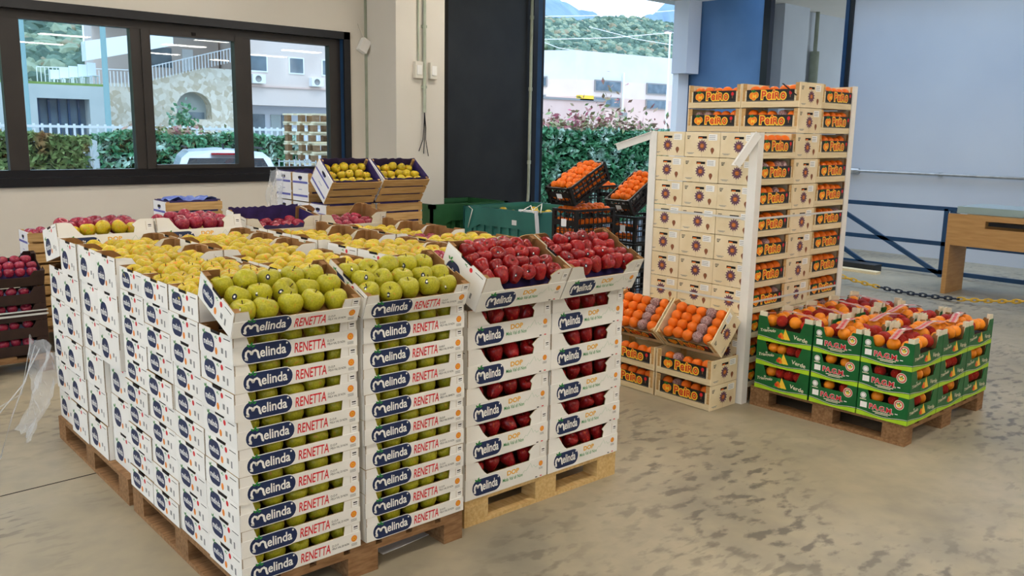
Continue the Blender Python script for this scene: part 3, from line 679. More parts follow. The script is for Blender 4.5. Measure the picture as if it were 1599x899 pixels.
# ------------------------------------------------------------------ wooden orange boxes
OL, OD, OH = .458, .288, .171
def orange_box():
    w, d = OL/2, OD/2; b = MB()
    b.box(-w+.008, w-.008, -d+.006, d-.006, .008, .014, 'pale_ply')
    for sx in (-1, 1):
        for sy in (-1, 1):
            x, y = sx*(w-.008), sy*(d-.004)
            P = [(x, y), (x-sx*.032, y), (x, y-sy*.032)]
            vs = [(*p, .004) for p in P]+[(*p, OH-.004) for p in P]
            b.add(vs, [(0, 1, 2), (3, 4, 5), (0, 1, 4, 3), (1, 2, 5, 4), (2, 0, 3, 5)], 'crate_wood')
    fr = []
    for sy in (-1, 1):
        y0, y1 = sorted((sy*d, sy*(d-.004)))
        fr.append(MB().box(-w+.008, w-.008, y0, y1, .004, .046, 'pale_wood').mesh('bottom_slat'))
        fr.append(MB().box(-w+.03, w-.03, y0, y1, .046, .118, 'pale_wood').mesh('middle_slat'))
    lab = MB().plane((0, -d-.0006, 0), (1, 0, 0), (0, 0, 1)); x0 = -w+.042; W_ = OL-.084
    lab.rect(x0, .044, W_, .08, 'label_black', 0); lab.rect(x0+.004, .0485, W_-.008, .002, 'print_grey', 1)
    for dx, dz, r in ((.045, .083, .024), (.074, .087, .024), (.06, .07, .02)):
        lab.disc(x0+dx, dz, r, 'yellow_ink', 1); lab.disc(x0+dx, dz, r*.88, 'peel_orange', 2)
    lab.text('M', x0+.05, .066, .03, .026, 'yellow_ink', 3, .04); leaves(lab, x0+.05, .108, .02, 3)
    for l, k, bo in ((2, 'yellow_ink', .085), (3, 'red_ink', .02)):
        e = .008 if l == 2 else 0
        lab.text('P', x0+.122-e, .06-e, .036+2*e, .054+2*e, k, l, bo); lab.text('e\u0131no'[0], x0+.164-e, .058-e, .034+2*e, .042+2*e, k, l, bo)
        lab.text('\u0131', x0+.206-e, .06-e, .013+2*e, .041+2*e, k, l, bo); lab.disc(x0+.216, .112, .007+e*.6, k, l, 8)
        lab.text('R', x0+.225-e, .06-e, .04+2*e, .046+2*e, k, l, bo); lab.text('o', x0+.271-e, .058-e, .038+2*e, .044+2*e, k, l, bo)
    lab.disc(x0+W_-.03, .1, .012, 'print_red', 1, 10, .014); lab.rect(x0+W_-.034, .07, .008, .022, 'stamp_brown', 1)
    ends = []
    for s in (-1, 1):
        hp = MB().box(*sorted((s*w, s*(w-.008))), -d, d, .002, OH-.002, 'pale_ply')
        hp.plane((s*(w+.0006), 0, 0), (0, s, 0), (0, 0, 1))
        hp.rect(-.036, OH-.046, .072, .016, 'slot_black', 1); hp.rect(-.03, OH-.045, .03, .007, 'orange_peel', 2)
        n = 26; hp.poly([((.045 if i % 2 else .03)*math.cos(i*2*PI/n), .076+(.045 if i % 2 else .03)*math.sin(i*2*PI/n)) for i in range(n)], 'stamp_purple', 1)
        hp.disc(0, .076, .02, 'stamp_brown', 2, 12, .019); hp.disc(0, .076, .015, 'peel_orange', 3, 10, .009); hp.rect(-.014, .074, .028, .004, 'stamp_purple', 4)
        hp.poly([(.085+.015*math.cos(a), .05+.016*math.sin(a)) for a in [(-.6+i*4.34/9) for i in range(10)]]+[(.085, .02)], 'stamp_brown', 1)
        hp.rect(-.128, OH-.032, .03, .004, 'print_black', 1); hp.rect(-.128, OH-.04, .026, .004, 'print_black', 1); hp.rect(-.125, OH-.05, .016, .006, 'print_black', 1)
        hp.rect(-.125, .026, .06, .003, 'print_grey', 1); hp.rect(-.115, .02, .04, .003, 'print_grey', 1)
        hp.rect(.05, OH-.058, .07, .042, 'print_white', 1)
        for q in range(3): hp.rect(.055, OH-.05+q*.011, .05, .003, 'print_grey', 2)
        hp.rect(-.0006, .004, .0012, OH-.055, 'card_edge', 0); ends.append(hp.mesh('end_board'))
    return [('body', b.mesh('body')), ('bottom_slat', fr[0], [('label_strip', lab.mesh('label_strip'))], 'pale slat with black printed label'), ('middle_slat', fr[1]), ('bottom_slat', fr[2]), ('middle_slat', fr[3]), ('end_board', ends[0], [], 'pale end board with purple sunburst stamp'), ('end_board', ends[1], [], 'pale end board with purple sunburst stamp')]
OBOX = orange_box()
PX, PYY, ZB = 3.69, .345, .1
TOPN = lambda i, n: 'top' if i == n-1 else ('bottom' if i == 0 else ORD[i]+' from bottom')
def obox(label, T, group, fill=0, where=''):
    inst(OBOX, 'orange_box', label, 'box', T, group)
    MBL = None
    if fill: slot('orange', T, OL-.07, OD, 5, .117, .038, where, 'oranges in the box slots', mixk=(lambda i: 'tissue' if random.random() < .13 else 'orange'))
pallet(PX+.02, PYY+.02, 1.16, .87, 'pallet hidden under the tall stack of orange boxes', h=ZB)
for r_ in range(3):
    for lv in range(10):
        T = TR(PX+OL/2+random.uniform(-.003, .003), PYY+OD/2+r_*.291, ZB+lv*OH)
        obox('wooden orange box, end with sunburst stamp, %s, %s column of the tall stack' % (TOPN(lv, 10), ['right', 'middle', 'left'][r_]), T, 'orange boxes of the tall stack', r_ == 0, 'near column %s box, tall stack' % TOPN(lv, 10))
for r_ in range(2):
    for lv in (range(12) if r_ == 0 else range(8, 12)):
        T = TR(PX+OL+.004+OD/2, PYY+OL/2+r_*.462, ZB+lv*OH, -PI/2)
        obox('wooden orange box, %s, %s middle row of the tall stack' % (TOPN(lv, 12), ['near', 'far'][r_]), T, 'orange boxes of the tall stack', lv > 9, '%s middle row %s box' % (['near', 'far'][r_], ['second from top', 'top'][lv % 2]))
for lv in range(12):
    T = TR(PX+OL+OD+.008+OL/2, PYY+OD/2, ZB+lv*OH)
    obox('wooden orange box with black label, %s, rear column of the tall stack' % TOPN(lv, 12), T, 'orange boxes of the tall stack', True, 'rear column %s box, tall stack' % TOPN(lv, 12))
def post(x, y, h, label, sx, sy, top=None):
    t = thing('corner_post', label, 'corner post', (x, y, 0), 'white corner posts')
    t2 = .008; wd = .055
    MB().box(min(0, sx*wd), max(0, sx*wd), min(0, -sy*t2), max(0, -sy*t2), 0, h, 'white_post').box(min(0, -sx*t2), max(0, -sx*t2), min(-sy*t2, sy*wd), max(-sy*t2, sy*wd), 0, h, 'white_post').build('angle_board', t)
    return t
post(PX-.002, PYY-.002, ZB+10*OH, 'white corner post at the near edge of the tall orange stack', 1, 1)
post(PX-.002, PYY+.877, ZB+10*OH, 'white corner post at the left edge of the tall orange stack', 1, -1)
post(PX+2*OL+OD+.012, PYY-.002, ZB+12*OH, 'white corner post at the right edge of the tall orange stack', -1, 1)
t = thing('corner_board', 'loose white corner board leaning down from top of the near post', 'corner post', (PX-.03, PYY-.02, ZB+10*OH-.01))
MB().bar((0, 0, 0), (-.13, .06, -.2), .006, .05, 'white_post').bar((0, .025, .0), (-.13, .085, -.2), .05, .006, 'white_post').build('angle_board', t)
t = thing('corner_board', 'loose pale corner board jutting left from top of the far post', 'corner post', (PX-.02, PYY+.88, ZB+10*OH-.02))
MB().bar((.03, -.03, .0), (-.12, .2, -.1), .006, .05, 'white_post').bar((.03, -.01, .02), (-.12, .22, -.08), .05, .006, 'white_post').build('angle_board', t)
for z, nm in ((ZB+3*OH+.075, 'lower'), (ZB+6*OH+.12, 'upper')):
    t = thing('strap', 'thin white strap round the tall orange stack, the %s one' % nm, 'strap', (PX, PYY, z))
    w_ = 2*OL+OD+.012; MB().box(-.004, -.002, -.004, .885, 0, .014, 'strap').box(-.004, w_, -.004, -.002, 0, .014, 'strap').box(-.004, w_, .883, .885, 0, .014, 'strap').box(w_-.002, w_, -.004, .885, 0, .014, 'strap').build('band', t)
t = thing('film_flap', 'dark torn strip hanging over the label of the top orange box', 'film', (PX+OL-.006, PYY+.07, ZB+12*OH-.03)); MB().bar((0, .06, .02), (-.004, -.05, -.06), .02, .003, 'rubber').build('strip', t)
# loose boxes in front of the tall stack
for c in range(2):
    y = .6+c*.474; nm = ['right', 'left'][c]
    for lv in range(2):
        T = TR(3.367+OD/2+.006, y, lv*OH, -PI/2)
        obox('pale orange box with black label on the floor, %s pile, %s' % (nm, ['lower', 'upper'][lv]), T, 'orange boxes on the floor', True, '%s box of the %s floor pile' % (['lower', 'upper'][lv], nm))
    T = tilted(3.475, y, 2*OH+.006, OD, rad(48), -PI/2)
    inst(OBOX, 'orange_box', 'tilted box of loose oranges with one wrapped column, %s' % nm, 'box', T, 'tilted orange boxes')
    grid('orange', T, OL-.05, OD-.03, 5, 4, .13, .039, 'tilted box on the %s floor pile' % nm, 'oranges in the tilted boxes', mixk=lambda i, j: 'tissue' if i == 3 else 'orange', jit=.003, stag=False)

# ------------------------------------------------------------------ green cartons
GH = .163
def green_carton():
    W, D, H = .388, .308, GH; w, d = W/2, D/2
    prof = [(-w, 0), (w, 0), (w, H), (w-.06, H), (w-.085, .095), (-w+.085, .095), (-w+.06, H), (-w, H)]
    b = carton_body(W, D, H, .012, prof, 'green_card', 'card_inside', end_cut=.055)
    for s in (-1, 1):
        for e in (-1, 1): b.box(*sorted((s*(w-.004), s*(w-.06))), *sorted((e*(d-.004), e*(d-.009))), .1, H+.03, 'cream_tab'); b.box(*sorted((s*(w-.004), s*(w-.008))), *sorted((e*(d-.004), e*(d-.04))), .1, H+.028, 'cream_tab')
    lo = MB().prism([(x*.999, z*.999+.0002) for x, z in prof], (0, -d-.001, 0), (1, 0, 0), (0, 0, 1), (0, -1, 0), .0008, 'green_card').plane((0, -d-.001, 0), (1, 0, 0), (0, 0, 1))
    def wave(mb, L):
        n = 12; top = [(-L+2*L*i/n, .02+.008*math.cos(PI*(i/n*2-1))*-1) for i in range(n+1)]
        mb.poly([(-L, 0), (L, 0)]+top[::-1], 'lime', 1); mb.stroke([(a, b_+.005) for a, b_ in top], .0022, 'print_white', 1)
    wave(lo, w)
    lo.text('Il', -w+.07, .082, .012, .012, 'cream_tab', 2, .02); lo.text('Triangolo', -w+.015, .052, .115, .026, 'cream_tab', 2, .02, .15, .012)
    lo.text('Verde', w-.13, .05, .1, .026, 'cream_tab', 2, .02, .15, -.012)
    lo.poly([(-.012, .1), (-.055, .03), (.04, .03)], 'leaf_green', 1); lo.poly([(.005, .105), (-.012, .035), (.045, .035)], 'yellow_ink', 2)
    for dx, dz, k in ((-.03, .05, 'red_ink'), (-.012, .045, 'peel_orange'), (.012, .046, 'yellow_ink'), (-.02, .062, 'peel_orange')): lo.disc(dx, dz, .013, k, 3, 10)
    E = [(-d, 0), (d, 0), (d, H), (d*.62, H), (d*.5, H-.055), (-d*.5, H-.055), (-d*.62, H), (-d, H)]
    sh = MB().prism([(x*.999, z*.999+.0002) for x, z in E], (-w-.001, 0, 0), (0, -1, 0), (0, 0, 1), (-1, 0, 0), .0008, 'green_card').plane((-w-.001, 0, 0), (0, -1, 0), (0, 0, 1)); wave(sh, d)
    sh.text('PA.G.M.', -d+.075, .05, .15, .036, 'print_white', 2, .06, .0, -.004); sh.text('PA.G.M.', -d+.077, .052, .146, .032, 'print_red', 3, .035, 0, -.004)
    sh.rect(d-.075, .053, .018, .005, 'print_white', 2); sh.rect(-d+.1, .038, .11, .005, 'cream_tab', 2); sh.rect(-d+.115, .03, .08, .004, 'cream_tab', 2)
    sh.disc(-d+.035, .125, .019, 'print_white', 1); sh.disc(-d+.035, .125, .016, 'print_grey', 2); sh.disc(-d+.035, .125, .013, 'print_white', 3); sh.rect(-d+.015, .098, .04, .005, 'cream_tab', 1)
    sh.rect(-d+.02, .05, .042, .035, 'print_white', 1)
    sh.disc(d-.055, .115, .03, 'cream_tab', 1, 18); sh.disc(d-.055, .115, .026, 'print_red', 2, 18); sh.disc(d-.055, .115, .02, 'cream_tab', 3, 18); sh.disc(d-.055, .115, .012, 'yellow_ink', 4, 10); leaves(sh, d-.06, .115, .016, 5)
    ln = MB().box(-w+.006, w-.006, -d+.006, d-.006, .07, .074, 'dark_card')
    return [('tray', b.mesh('tray')), ('long_side_panel', lo.mesh('p')), ('short_side_panel', sh.mesh('p'))], ('fruit_mat', ln.mesh('fruit_mat'))
GBOX, GLIN = green_carton()
pallet(3.735, -.745, 1.17, 1.05, 'dark brown pallet under the green cartons of oranges', h=.135)
MX = lambda *a: 'wrapred' if random.random() < .36 else 'citrus'
LVN = ['bottom', 'middle', 'top']
def ribbon(T, label):
    t = thing('paper_ribbon', label, 'ribbon', T, 'printed paper ribbons'); n = 10
    for nm, k, a, b, z in (('band', 'ribbon_pink', -.022, .022, 0), ('stripe', 'ribbon_red', -.008, .008, .0012)):
        vs = []
        for i in range(n+1):
            x = (i/n-.5)*.36; zz = .03*math.cos((i/n-.5)*PI)+z+.004*math.sin(5*i)
            vs += [(x, a, zz), (x, b, zz)]
        MB().add(vs, [(2*i, 2*i+2, 2*i+3, 2*i+1) for i in range(n)], k, True).build(nm, t)
    MB().add([(.0+.018*math.cos(i*.6283), .012*math.sin(i*.6283), .0325) for i in range(10)], [tuple(range(10))], 'print_white').build('seal', t)
for i in range(3):
    for jy in range(2):
        for lv in range(3):
            T = TR(3.718+.196+i*.394, -.757+.156+jy*.316, .135+lv*GH)
            nm = '%s green box, %s, %s column' % (LVN[lv], ['near row', 'second row'][jy], ['left', 'middle', 'right'][i])
            tp = GBOX+([GLIN] if lv == 2 else [])
            inst(tp, 'fruit_carton', 'green carton of oranges, %s layer, %s, %s column' % (LVN[lv], ['near row', 'second row'][jy], ['left', 'middle', 'right'][i]), 'carton', T, 'green cartons of oranges')
            if lv == 2:
                grid('citrus', T, .35, .27, 4, 3, .125, .04, nm, 'oranges in the green cartons', mixk=MX, dome=.012)
                ribbon(T @ TR(0, random.uniform(-.05, .05), .168, random.choice((.2, -.15, .1))), 'pink and red paper ribbon across '+nm)
            else:
                if jy == 0: slot('citrus', T, .26, .308, 3, .112, .038, nm+', right', 'oranges in the green cartons', mixk=MX)
                if i == 0: slot('citrus', T, .2, .388, 2, .122, .034, nm+', left', 'oranges in the green cartons', mixk=MX, side='x')
for i in range(4):
    for lv in range(3):
        T = TR(3.718+.156+i*.312, -.757+.632+.004+.196, .135+lv*GH, -PI/2)
        nm = '%s green carton, back row, %s' % (LVN[lv], ['leftmost', 'second', 'third', 'rightmost'][i])
        inst(GBOX+([GLIN] if lv == 2 else []), 'fruit_carton', 'green carton of oranges, %s layer, back row, %s' % (LVN[lv], ['leftmost', 'second', 'third', 'rightmost'][i]), 'carton', T, 'green cartons of oranges')
        if lv == 2:
            grid('citrus', T, .35, .27, 4, 3, .125, .04, nm, 'oranges in the green cartons', mixk=MX, dome=.012)
            ribbon(T @ TR(0, -.05, .17, .1), 'pink and red paper ribbon across '+nm)
        elif i == 0: slot('citrus', T, .26, .308, 4, .115, .036, nm, 'oranges in the green cartons', mixk=MX)

# ------------------------------------------------------------------ slatted wooden crates by the window wall
CL, CD, CH = .475, .292, .25
def slat_crate(H, liner=True, nsl=3):
    w, d = CL/2, CD/2; out = []
    b = MB().box(-w+.01, w-.01, -d+.008, d-.008, .01, .016, 'crate_wood')
    for sx in (-1, 1):
        for sy in (-1, 1): b.box(*sorted((sx*(w-.01), sx*(w-.034))), *sorted((sy*(d-.006), sy*(d-.03))), .004, H-.004, 'crate_wood')
    out.append(('base', b.mesh('base')))
    g = H/nsl
    for sy in (-1, 1):
        for k in range(nsl): out.append(('slat', MB().box(-w, w, *sorted((sy*d, sy*(d-.006))), k*g+.004, (k+1)*g-.012, 'crate_wood').mesh('slat')))
    for sx in (-1, 1):
        h = MB().box(*sorted((sx*w, sx*(w-.009))), -d+.007, d-.007, .004, H-.006, 'crate_head')
        h.plane((sx*(w+.0008), 0, 0), (0, sx, 0), (0, 0, 1))
        for z in (H*.16, H*.62): h.rect(-d+.012, z, CD-.03, .018, 'purple', 1)
        h.rect(-.035, H-.055, .07, .02, 'slot_black', 1); h.disc(0, H-.05, .03, 'purple', 0, 12, .02); h.rect(-.03, H*.4, .06, .004, 'purple', 1)
        out.append(('head_board', h.mesh('head_board'), [], 'white head board with purple stripes'))
    if liner:
        q = MB(); n = 18
        for sy in (-1, 1):
            P = [(-w+.012+i/n*(CL-.024), H-.004+random.uniform(0, .014)) for i in range(n+1)]
            q.prism([(-w+.012, .03), (w-.012, .03)]+P[::-1], (0, sy*(d-.01), 0), (1, 0, 0), (0, 0, 1), (0, sy, 0), .002, 'violet_liner')
        for sx in (-1, 1):
            q.box(*sorted((sx*(w-.012), sx*(w-.014))), -d+.01, d-.01, .03, H+.004, 'violet_liner')
        q.box(-w+.012, w-.012, -d+.01, d-.01, H*.5, H*.5+.004, 'violet_liner'); out.append(('violet_liner', q.mesh('violet_liner'), [], 'violet paper liner'))
    return out
WC = slat_crate(CH); WCN = slat_crate(CH, False)
pallet(2.36, 3.55, 1.0, 1.2, 'pallet under the stack of slatted wooden crates', h=.16)
for c in range(2):
    x = 2.37+CL/2+c*.492
    for lv in range(4):
        inst(WC if lv == 3 else WCN, 'wooden_crate', 'slatted wooden crate, %s of the front %s pile by the window wall' % (['bottom', 'second', 'third', 'top'][lv], ['left', 'right'][c]), 'crate', TR(x, 3.54+CD/2, .165+lv*CH), 'slatted wooden crates')
    T = tilted(x-.03+c*.01, 3.535, .165+4*CH+.005, CD, rad(40-4*c))
    inst(WC, 'wooden_crate', 'tilted slatted crate of green-yellow apples, %s one by the column' % ['left', 'right'][c], 'crate', T, 'tilted slatted crates')
    grid('yellow', T, CL-.06, CD-.04, 5, 3, CH*.5+.05, .04, '%s tilted slatted crate' % ['left', 'right'][c], 'apples in the tilted slatted crates', near=1, dome=.02)
for r_ in range(2):
    for lv in range(5):
        inst(WC if lv == 4 else WCN, 'wooden_crate', 'slatted crate with white head, %s of the %s pile behind the tilted crates' % (['bottom', 'second', 'third', 'fourth', 'top'][lv], ['near', 'far filmed'][r_]), 'crate', TR(2.375+CL/2, 3.845+CD/2+r_*.31, .165+lv*CH), 'slatted wooden crates behind')
t = thing('plastic_film', 'shiny clear film hanging over the far wooden crate pile', 'film', (2.34, 4.2, .95))
film(12, 12, lambda a, b: (-.02+.018*math.sin(14*a+5*b)-.02*random.random(), .0+.26*a+.05*math.sin(5*b), .48*b-.02*math.sin(9*a))).build('film_sheet', t)
for lv in range(4):
    inst(WC if lv == 3 else WCN, 'wooden_crate', 'slatted crate %s standing alone against the window wall' % ['at the bottom of the pile', 'second of the pile', 'third of the pile', 'with blue film on top of the pile'][lv], 'crate', TR(1.345+CL/2-.015, 4.3+CD/2, .2+lv*CH-.02), 'crates alone by the wall')
pallet(1.3, 4.28, 1.0, 1.2, 'pallet under the lone wooden crates', h=.17)
t = thing('blue_film', 'blue plastic film bunched in the lone wooden crate', 'film', TR(1.57, 4.45, 1.165))
film(10, 6, lambda a, b: (-.2+.4*a, -.12+.24*b, .03*math.sin(9*a+6*b)+.02*random.random())).build('film_sheet', t); M['blue_film'] = mat('blue_film', '5468b8', '7486cc', 10, .3)
t.children[0].data.materials.clear(); t.children[0].data.materials.append(M['blue_film'])
for lv in range(3):
    inst(WCN, 'wooden_crate', 'slatted crate behind the rear left cartons, %s' % ['bottom', 'second', 'top one with red apples'][lv], 'crate', TR(.38+CL/2, 4.62+CD/2, .2+lv*(CH+.005)), 'slatted crates behind the rear left pallet')
pallet(.37, 4.6, .8, 1.0, 'pallet under slatted crates behind the rear left cartons', h=.198)
grid('dark', TR(.38+CL/2, 4.62+CD/2, .2+2*(CH+.005)), CL-.05, CD-.04, 5, 3, CH-.03, .04, 'slatted crate behind rear left cartons', 'dark apples in the slatted crate')

# ------------------------------------------------------------------ dark brown cartons at far left
def dark_carton():
    W, D, H = .49, .3, .122; w = W/2
    prof = [(-w, 0), (w, 0), (w, H), (w-.07, H), (w-.1, .075), (-w+.1, .075), (-w+.07, H), (-w, H)]
    b = carton_body(W, D, H, .07, prof, 'dark_card', 'dark_card', end_cut=.035)
    return [('tray', b.mesh('tray')), ('liner', MB().box(-w+.006, w-.006, -.144, .144, .045, .048, 'violet_liner').mesh('liner'))]
DBOX = dark_carton()
pallet(-1.2, 4.02, 1.56, 1.0, 'orange-brown pallet under the dark cartons at far left', h=.13)
for c in range(3):
    for lv in range(4):
        x = .098-c*.5; T = TR(x, 4.05+.15, .133+lv*.124)
        inst(DBOX, 'fruit_carton', 'dark brown carton of apples, %s, %s pile at far left' % (['bottom', 'second', 'third', 'fourth'][lv], ['right', 'middle', 'left'][c]), 'carton', T, 'dark brown cartons')
        if c < 2: slot('dark', T, .32, .3, 4, .085, .036, '%s dark carton, %s pile' % (['bottom', 'second', 'third', 'fourth'][lv], ['right', 'middle'][c]), 'apples in the dark cartons')
    T = tilted(x, 4.06, .133+4*.124+.004, .3, rad(22))
    inst(DBOX, 'fruit_carton', 'tilted dark carton of pink-red apples, %s top at far left' % ['right', 'middle', 'left'][c], 'carton', T, 'tilted dark cartons')
    if c < 2: grid('dark', T, .44, .26, 6, 3, .085, .036, 'tilted dark carton, %s' % ['right', 'middle'][c], 'apples in the tilted dark cartons', jit=.003)
    if c == 0: continue
    inst(DBOX, 'fruit_carton', 'dark brown carton in the row behind, %s top at far left' % ['right', 'middle', 'left'][c], 'carton', TR(x, 4.05+.46, .133+5*.124), 'dark brown cartons behind')
    for lv in range(5): inst(DBOX[:1], 'fruit_carton', 'dark brown carton in the row behind, %s of %s pile' % (ORD[lv], ['right', 'middle', 'left'][c]), 'carton', TR(x, 4.05+.46, .133+lv*.124), 'dark brown cartons behind')
t = thing('strap', 'pale strapping band round the dark cartons at far left', 'strap', (-.4, 4.04, .42)); MB().box(-.8, .75, -.004, -.002, 0, .014, 'strap').box(-.8, .75, -.004, -.002, .03, .04, 'strap').build('band', t)

# ------------------------------------------------------------------ black mesh crates of oranges
BW, BD, BH = .29, .48, .245
def mesh_crate(BH):
    w, d = BW/2, BD/2; f = MB()
    for sx in (-1, 1):
        for sy in (-1, 1): f.box(*sorted((sx*w, sx*(w-.03))), *sorted((sy*d, sy*(d-.03))), 0, BH, 'black_plastic')
    for z in (0, BH-.02, BH*.44):
        hh = .02 if z != BH*.44 else .045
        for s in (-1, 1):
            f.box(-w, w, *sorted((s*d, s*(d-.012))), z, z+hh, 'black_plastic')
            f.box(*sorted((s*w, s*(w-.012))), -d, d, z, z+(hh if hh < .03 else .014), 'black_plastic')
    g = MB()
    for s in (-1, 1):
        for i in range(1, 6): x = -w+i*BW/6; g.box(x-.003, x+.003, *sorted((s*d, s*(d-.006))), 0, BH-.01, 'black_plastic')
        for i in range(1, 9): y = -d+i*BD/9; g.box(*sorted((s*w, s*(w-.006))), y-.003, y+.003, 0, BH-.01, 'black_plastic')
        for z in (BH*.25, BH*.72):
            g.box(-w, w, *sorted((s*d, s*(d-.006))), z-.003, z+.003, 'black_plastic'); g.box(*sorted((s*w, s*(w-.006))), -d, d, z-.003, z+.003, 'black_plastic')
    g.box(-w, w, -d, d, .004, .01, 'black_plastic')
    tg = MB().box(-.03, .03, -d-.003, -d-.001, BH*.4, BH*.66, 'paper')
    return [('frame', f.mesh('frame')), ('lattice', g.mesh('lattice')), ('tag', tg.mesh('tag'), [], 'white paper tag')]
BC = mesh_crate(BH); SH = .165; BS = mesh_crate(SH)
def mcrate(label, T, words='', front=0, side=0, top=0, shallow=False):
    inst(BS if shallow else BC, 'mesh_crate', label, 'crate', T, 'black mesh crates'); H = SH if shallow else BH
    if top: grid('orange', T, BW-.05, BD-.06, 4, 6, H-.02, .034, words, 'oranges in the black crates', jit=.008, dome=.03)
    for k in range(front): slot('orange', T, BW-.04, BD, 4, .055+.09*k, .032, words+(' low' if k == 0 else ' high'), 'oranges in the black crates')
    for k in range(side):
        for i in range(6): fruit('orange', T, (BW/2-.04, -BD/2+.1+i*.068, .05+.085*k), .032, '%s %s, right side of %s' % (NTH[i], ['low', 'high'][k], words), 'oranges in the black crates')
for (x, y, nm, n, zb) in ((3.95+BD/2, 2.2+BW/2, 'left', 4, .165), (4.774+BD/2, 2.26+BW/2, 'right', 4, .06)):
    for lv in range(n):
        on = ['bottom', 'second', 'third', 'top'][lv]
        mcrate('black mesh crate of oranges, %s of the %s pile' % (on, nm), TR(x, y, zb+lv*(BH+.003), -PI/2), '%s black crate, %s pile' % (on, nm),
               front=2 if lv > (1 if nm == 'left' else 0) else 0, side=2 if nm == 'left' and lv > 1 else 0, top=nm == 'left' and lv == 3)
pallet(3.93, 2.19, .5, .5, 'pallet under the left pile of black crates', h=.16)
pallet(4.76, 2.25, .5, .5, 'low pallet under the right pile of black crates', h=.056)
T = tilted(3.93, 2.2+BW/2, .165+4*(BH+.003)+.03, BD, rad(27), -PI/2); mcrate('tilted black mesh crate heaped with oranges, top left', T, 'tilted left black crate', 1, 2, 1, True)
T = tilted(4.755, 2.26+BW/2, .06+4*(BH+.003)+.005, BD, rad(32), -PI/2); mcrate('tilted black mesh crate heaped with oranges, beside the tall stack', T, 'tilted right black crate', 1, 0, 1, True)
for lv in range(5): mcrate('black mesh crate, %s of the pile behind' % ORD[lv], TR(5.1, 2.95+BW/2, .16+lv*(BH-.02), -PI/2) @ Matrix.Scale(.92, 4, (0, 0, 1)), 'rear black crate', top=lv == 4, front=lv == 4)
pallet(4.84, 2.93, .6, .5, 'pallet under the rear black crates', h=.155)

# ------------------------------------------------------------------ green plastic bins
def bin_(label, T, L, W, H, k):
    t = thing('plastic_bin', label, 'bin', T); b = MB(); l, w, z0 = L/2, W/2, .14; th = .035
    b.box(-l+.05, l-.05, -w+.05, w-.05, z0, z0+.04, k)
    for s in (-1, 1):
        b.box(-l+.025, l-.025, *sorted((s*(w-.03), s*(w-.06))), z0, H, k); b.box(*sorted((s*(l-.03), s*(l-.06))), -w+.025, w-.025, z0, H, k)
    b.build('shell', t)
    r = MB()
    for s in (-1, 1):
        r.box(-l, l, *sorted((s*w, s*(w-.07))), H-.05, H, k); r.box(*sorted((s*l, s*(l-.07))), -w, w, H-.05, H, k)
    r.build('rim', t)
    q = MB()
    for s in (-1, 1):
        P = [(-l, z0), (-l+.15, z0), (-l+.15, H-.26), (-l+.28, H-.2), (l-.28, H-.2), (l-.15, H-.26), (l-.15, z0), (l, z0), (l, H-.05), (-l, H-.05)]
        q.prism(P, (0, s*(w-.0), 0), (1, 0, 0), (0, 0, 1), (0, s, 0), .03, k)
        P = [(p*w/l if abs(p) == l else (p+(l-w if p < 0 else w-l)), z) for p, z in P]
        q.prism(P, (s*l, 0, 0), (0, 1, 0), (0, 0, 1), (s, 0, 0), .03, k)
    q.build('corner_panel', t)
    for s in (-1, 1):
        n = int(L/.17)
        for i in range(n):
            x = -l+.2+i*(L-.4)/(n-1); MB().box(x-.02, x+.02, *sorted((s*(w-.005), s*(w-.035))), z0, H-.2, k).build('rib', t)
        n = int(W/.17)
        for i in range(n):
            y = -w+.2+i*(W-.4)/(n-1); MB().box(*sorted((s*(l-.005), s*(l-.035))), y-.02, y+.02, z0, H-.2, k).build('rib', t)
    for i in (-1, 0, 1): MB().box(i*(l-.08)-.07, i*(l-.08)+.07, -w+.02, w-.02, 0, z0, k).build('foot', t)
    return t
TB = TR(5.66, 4.57, 0, rad(3)); tb = bin_('teal green plastic bin with vertical ribs, in front of the dark door', TB, 1.1, 1.22, .93, 'bin_teal')
c = MB().tube([(-.56, .1+.4, .93), (-.575, .42, .9), (-.58, .45, .8), (-.57, .5, .68)], .006, 'card', 5); c.tube([(-.56, -.35, .93), (-.5, -.45, 1.0), (-.56, -.55, .93)], .006, 'card', 5); c.tube([(-.45, -.4, .93), (-.4, -.52, 1.02), (-.5, -.6, .93)], .006, 'card', 5); c.build('cord', tb)
MB().cbox((-.555, -.25, .8), (.005, .07, .055), 'paper').build('sticker', tb)
bl = MB().box(-.54, -.5, -.56, -.3, .92, .95, 'paper').bar((-.57, -.6, .95), (-.57, -.64, .6), .05, .01, 'paper').build('paper_sheet', tb)
TB2 = TR(5.37, 5.76, 0); bin_('green plastic bin coloured as shaded, behind the teal bin', TB2, 1.2, .8, .93, 'bin_shaded')
for i, (x, y) in enumerate(((5.35, 5.0), (5.5, 4.92), (5.62, 4.5), (5.55, 4.25), (5.7, 4.35), (5.8, 4.7), (5.45, 4.7))):
    fruit('yellow', Matrix.Identity(4), (x, y, .86+.01*(i % 3)), .045, 'loose %s on the pile in the teal bin' % ['far left', 'behind', 'at the middle', 'near the front', 'near the right', 'at the back', 'low at the middle'][i], 'apples in the teal bin')
fruitbed = MB().box(5.17, 6.15, 4.05, 5.1, .3, .835, 'apple_yellow')
o = fruitbed.build('apple_fill'); tag(o, 'mass of yellow apples filling the teal bin', 'apples'); o['kind'] = 'stuff'

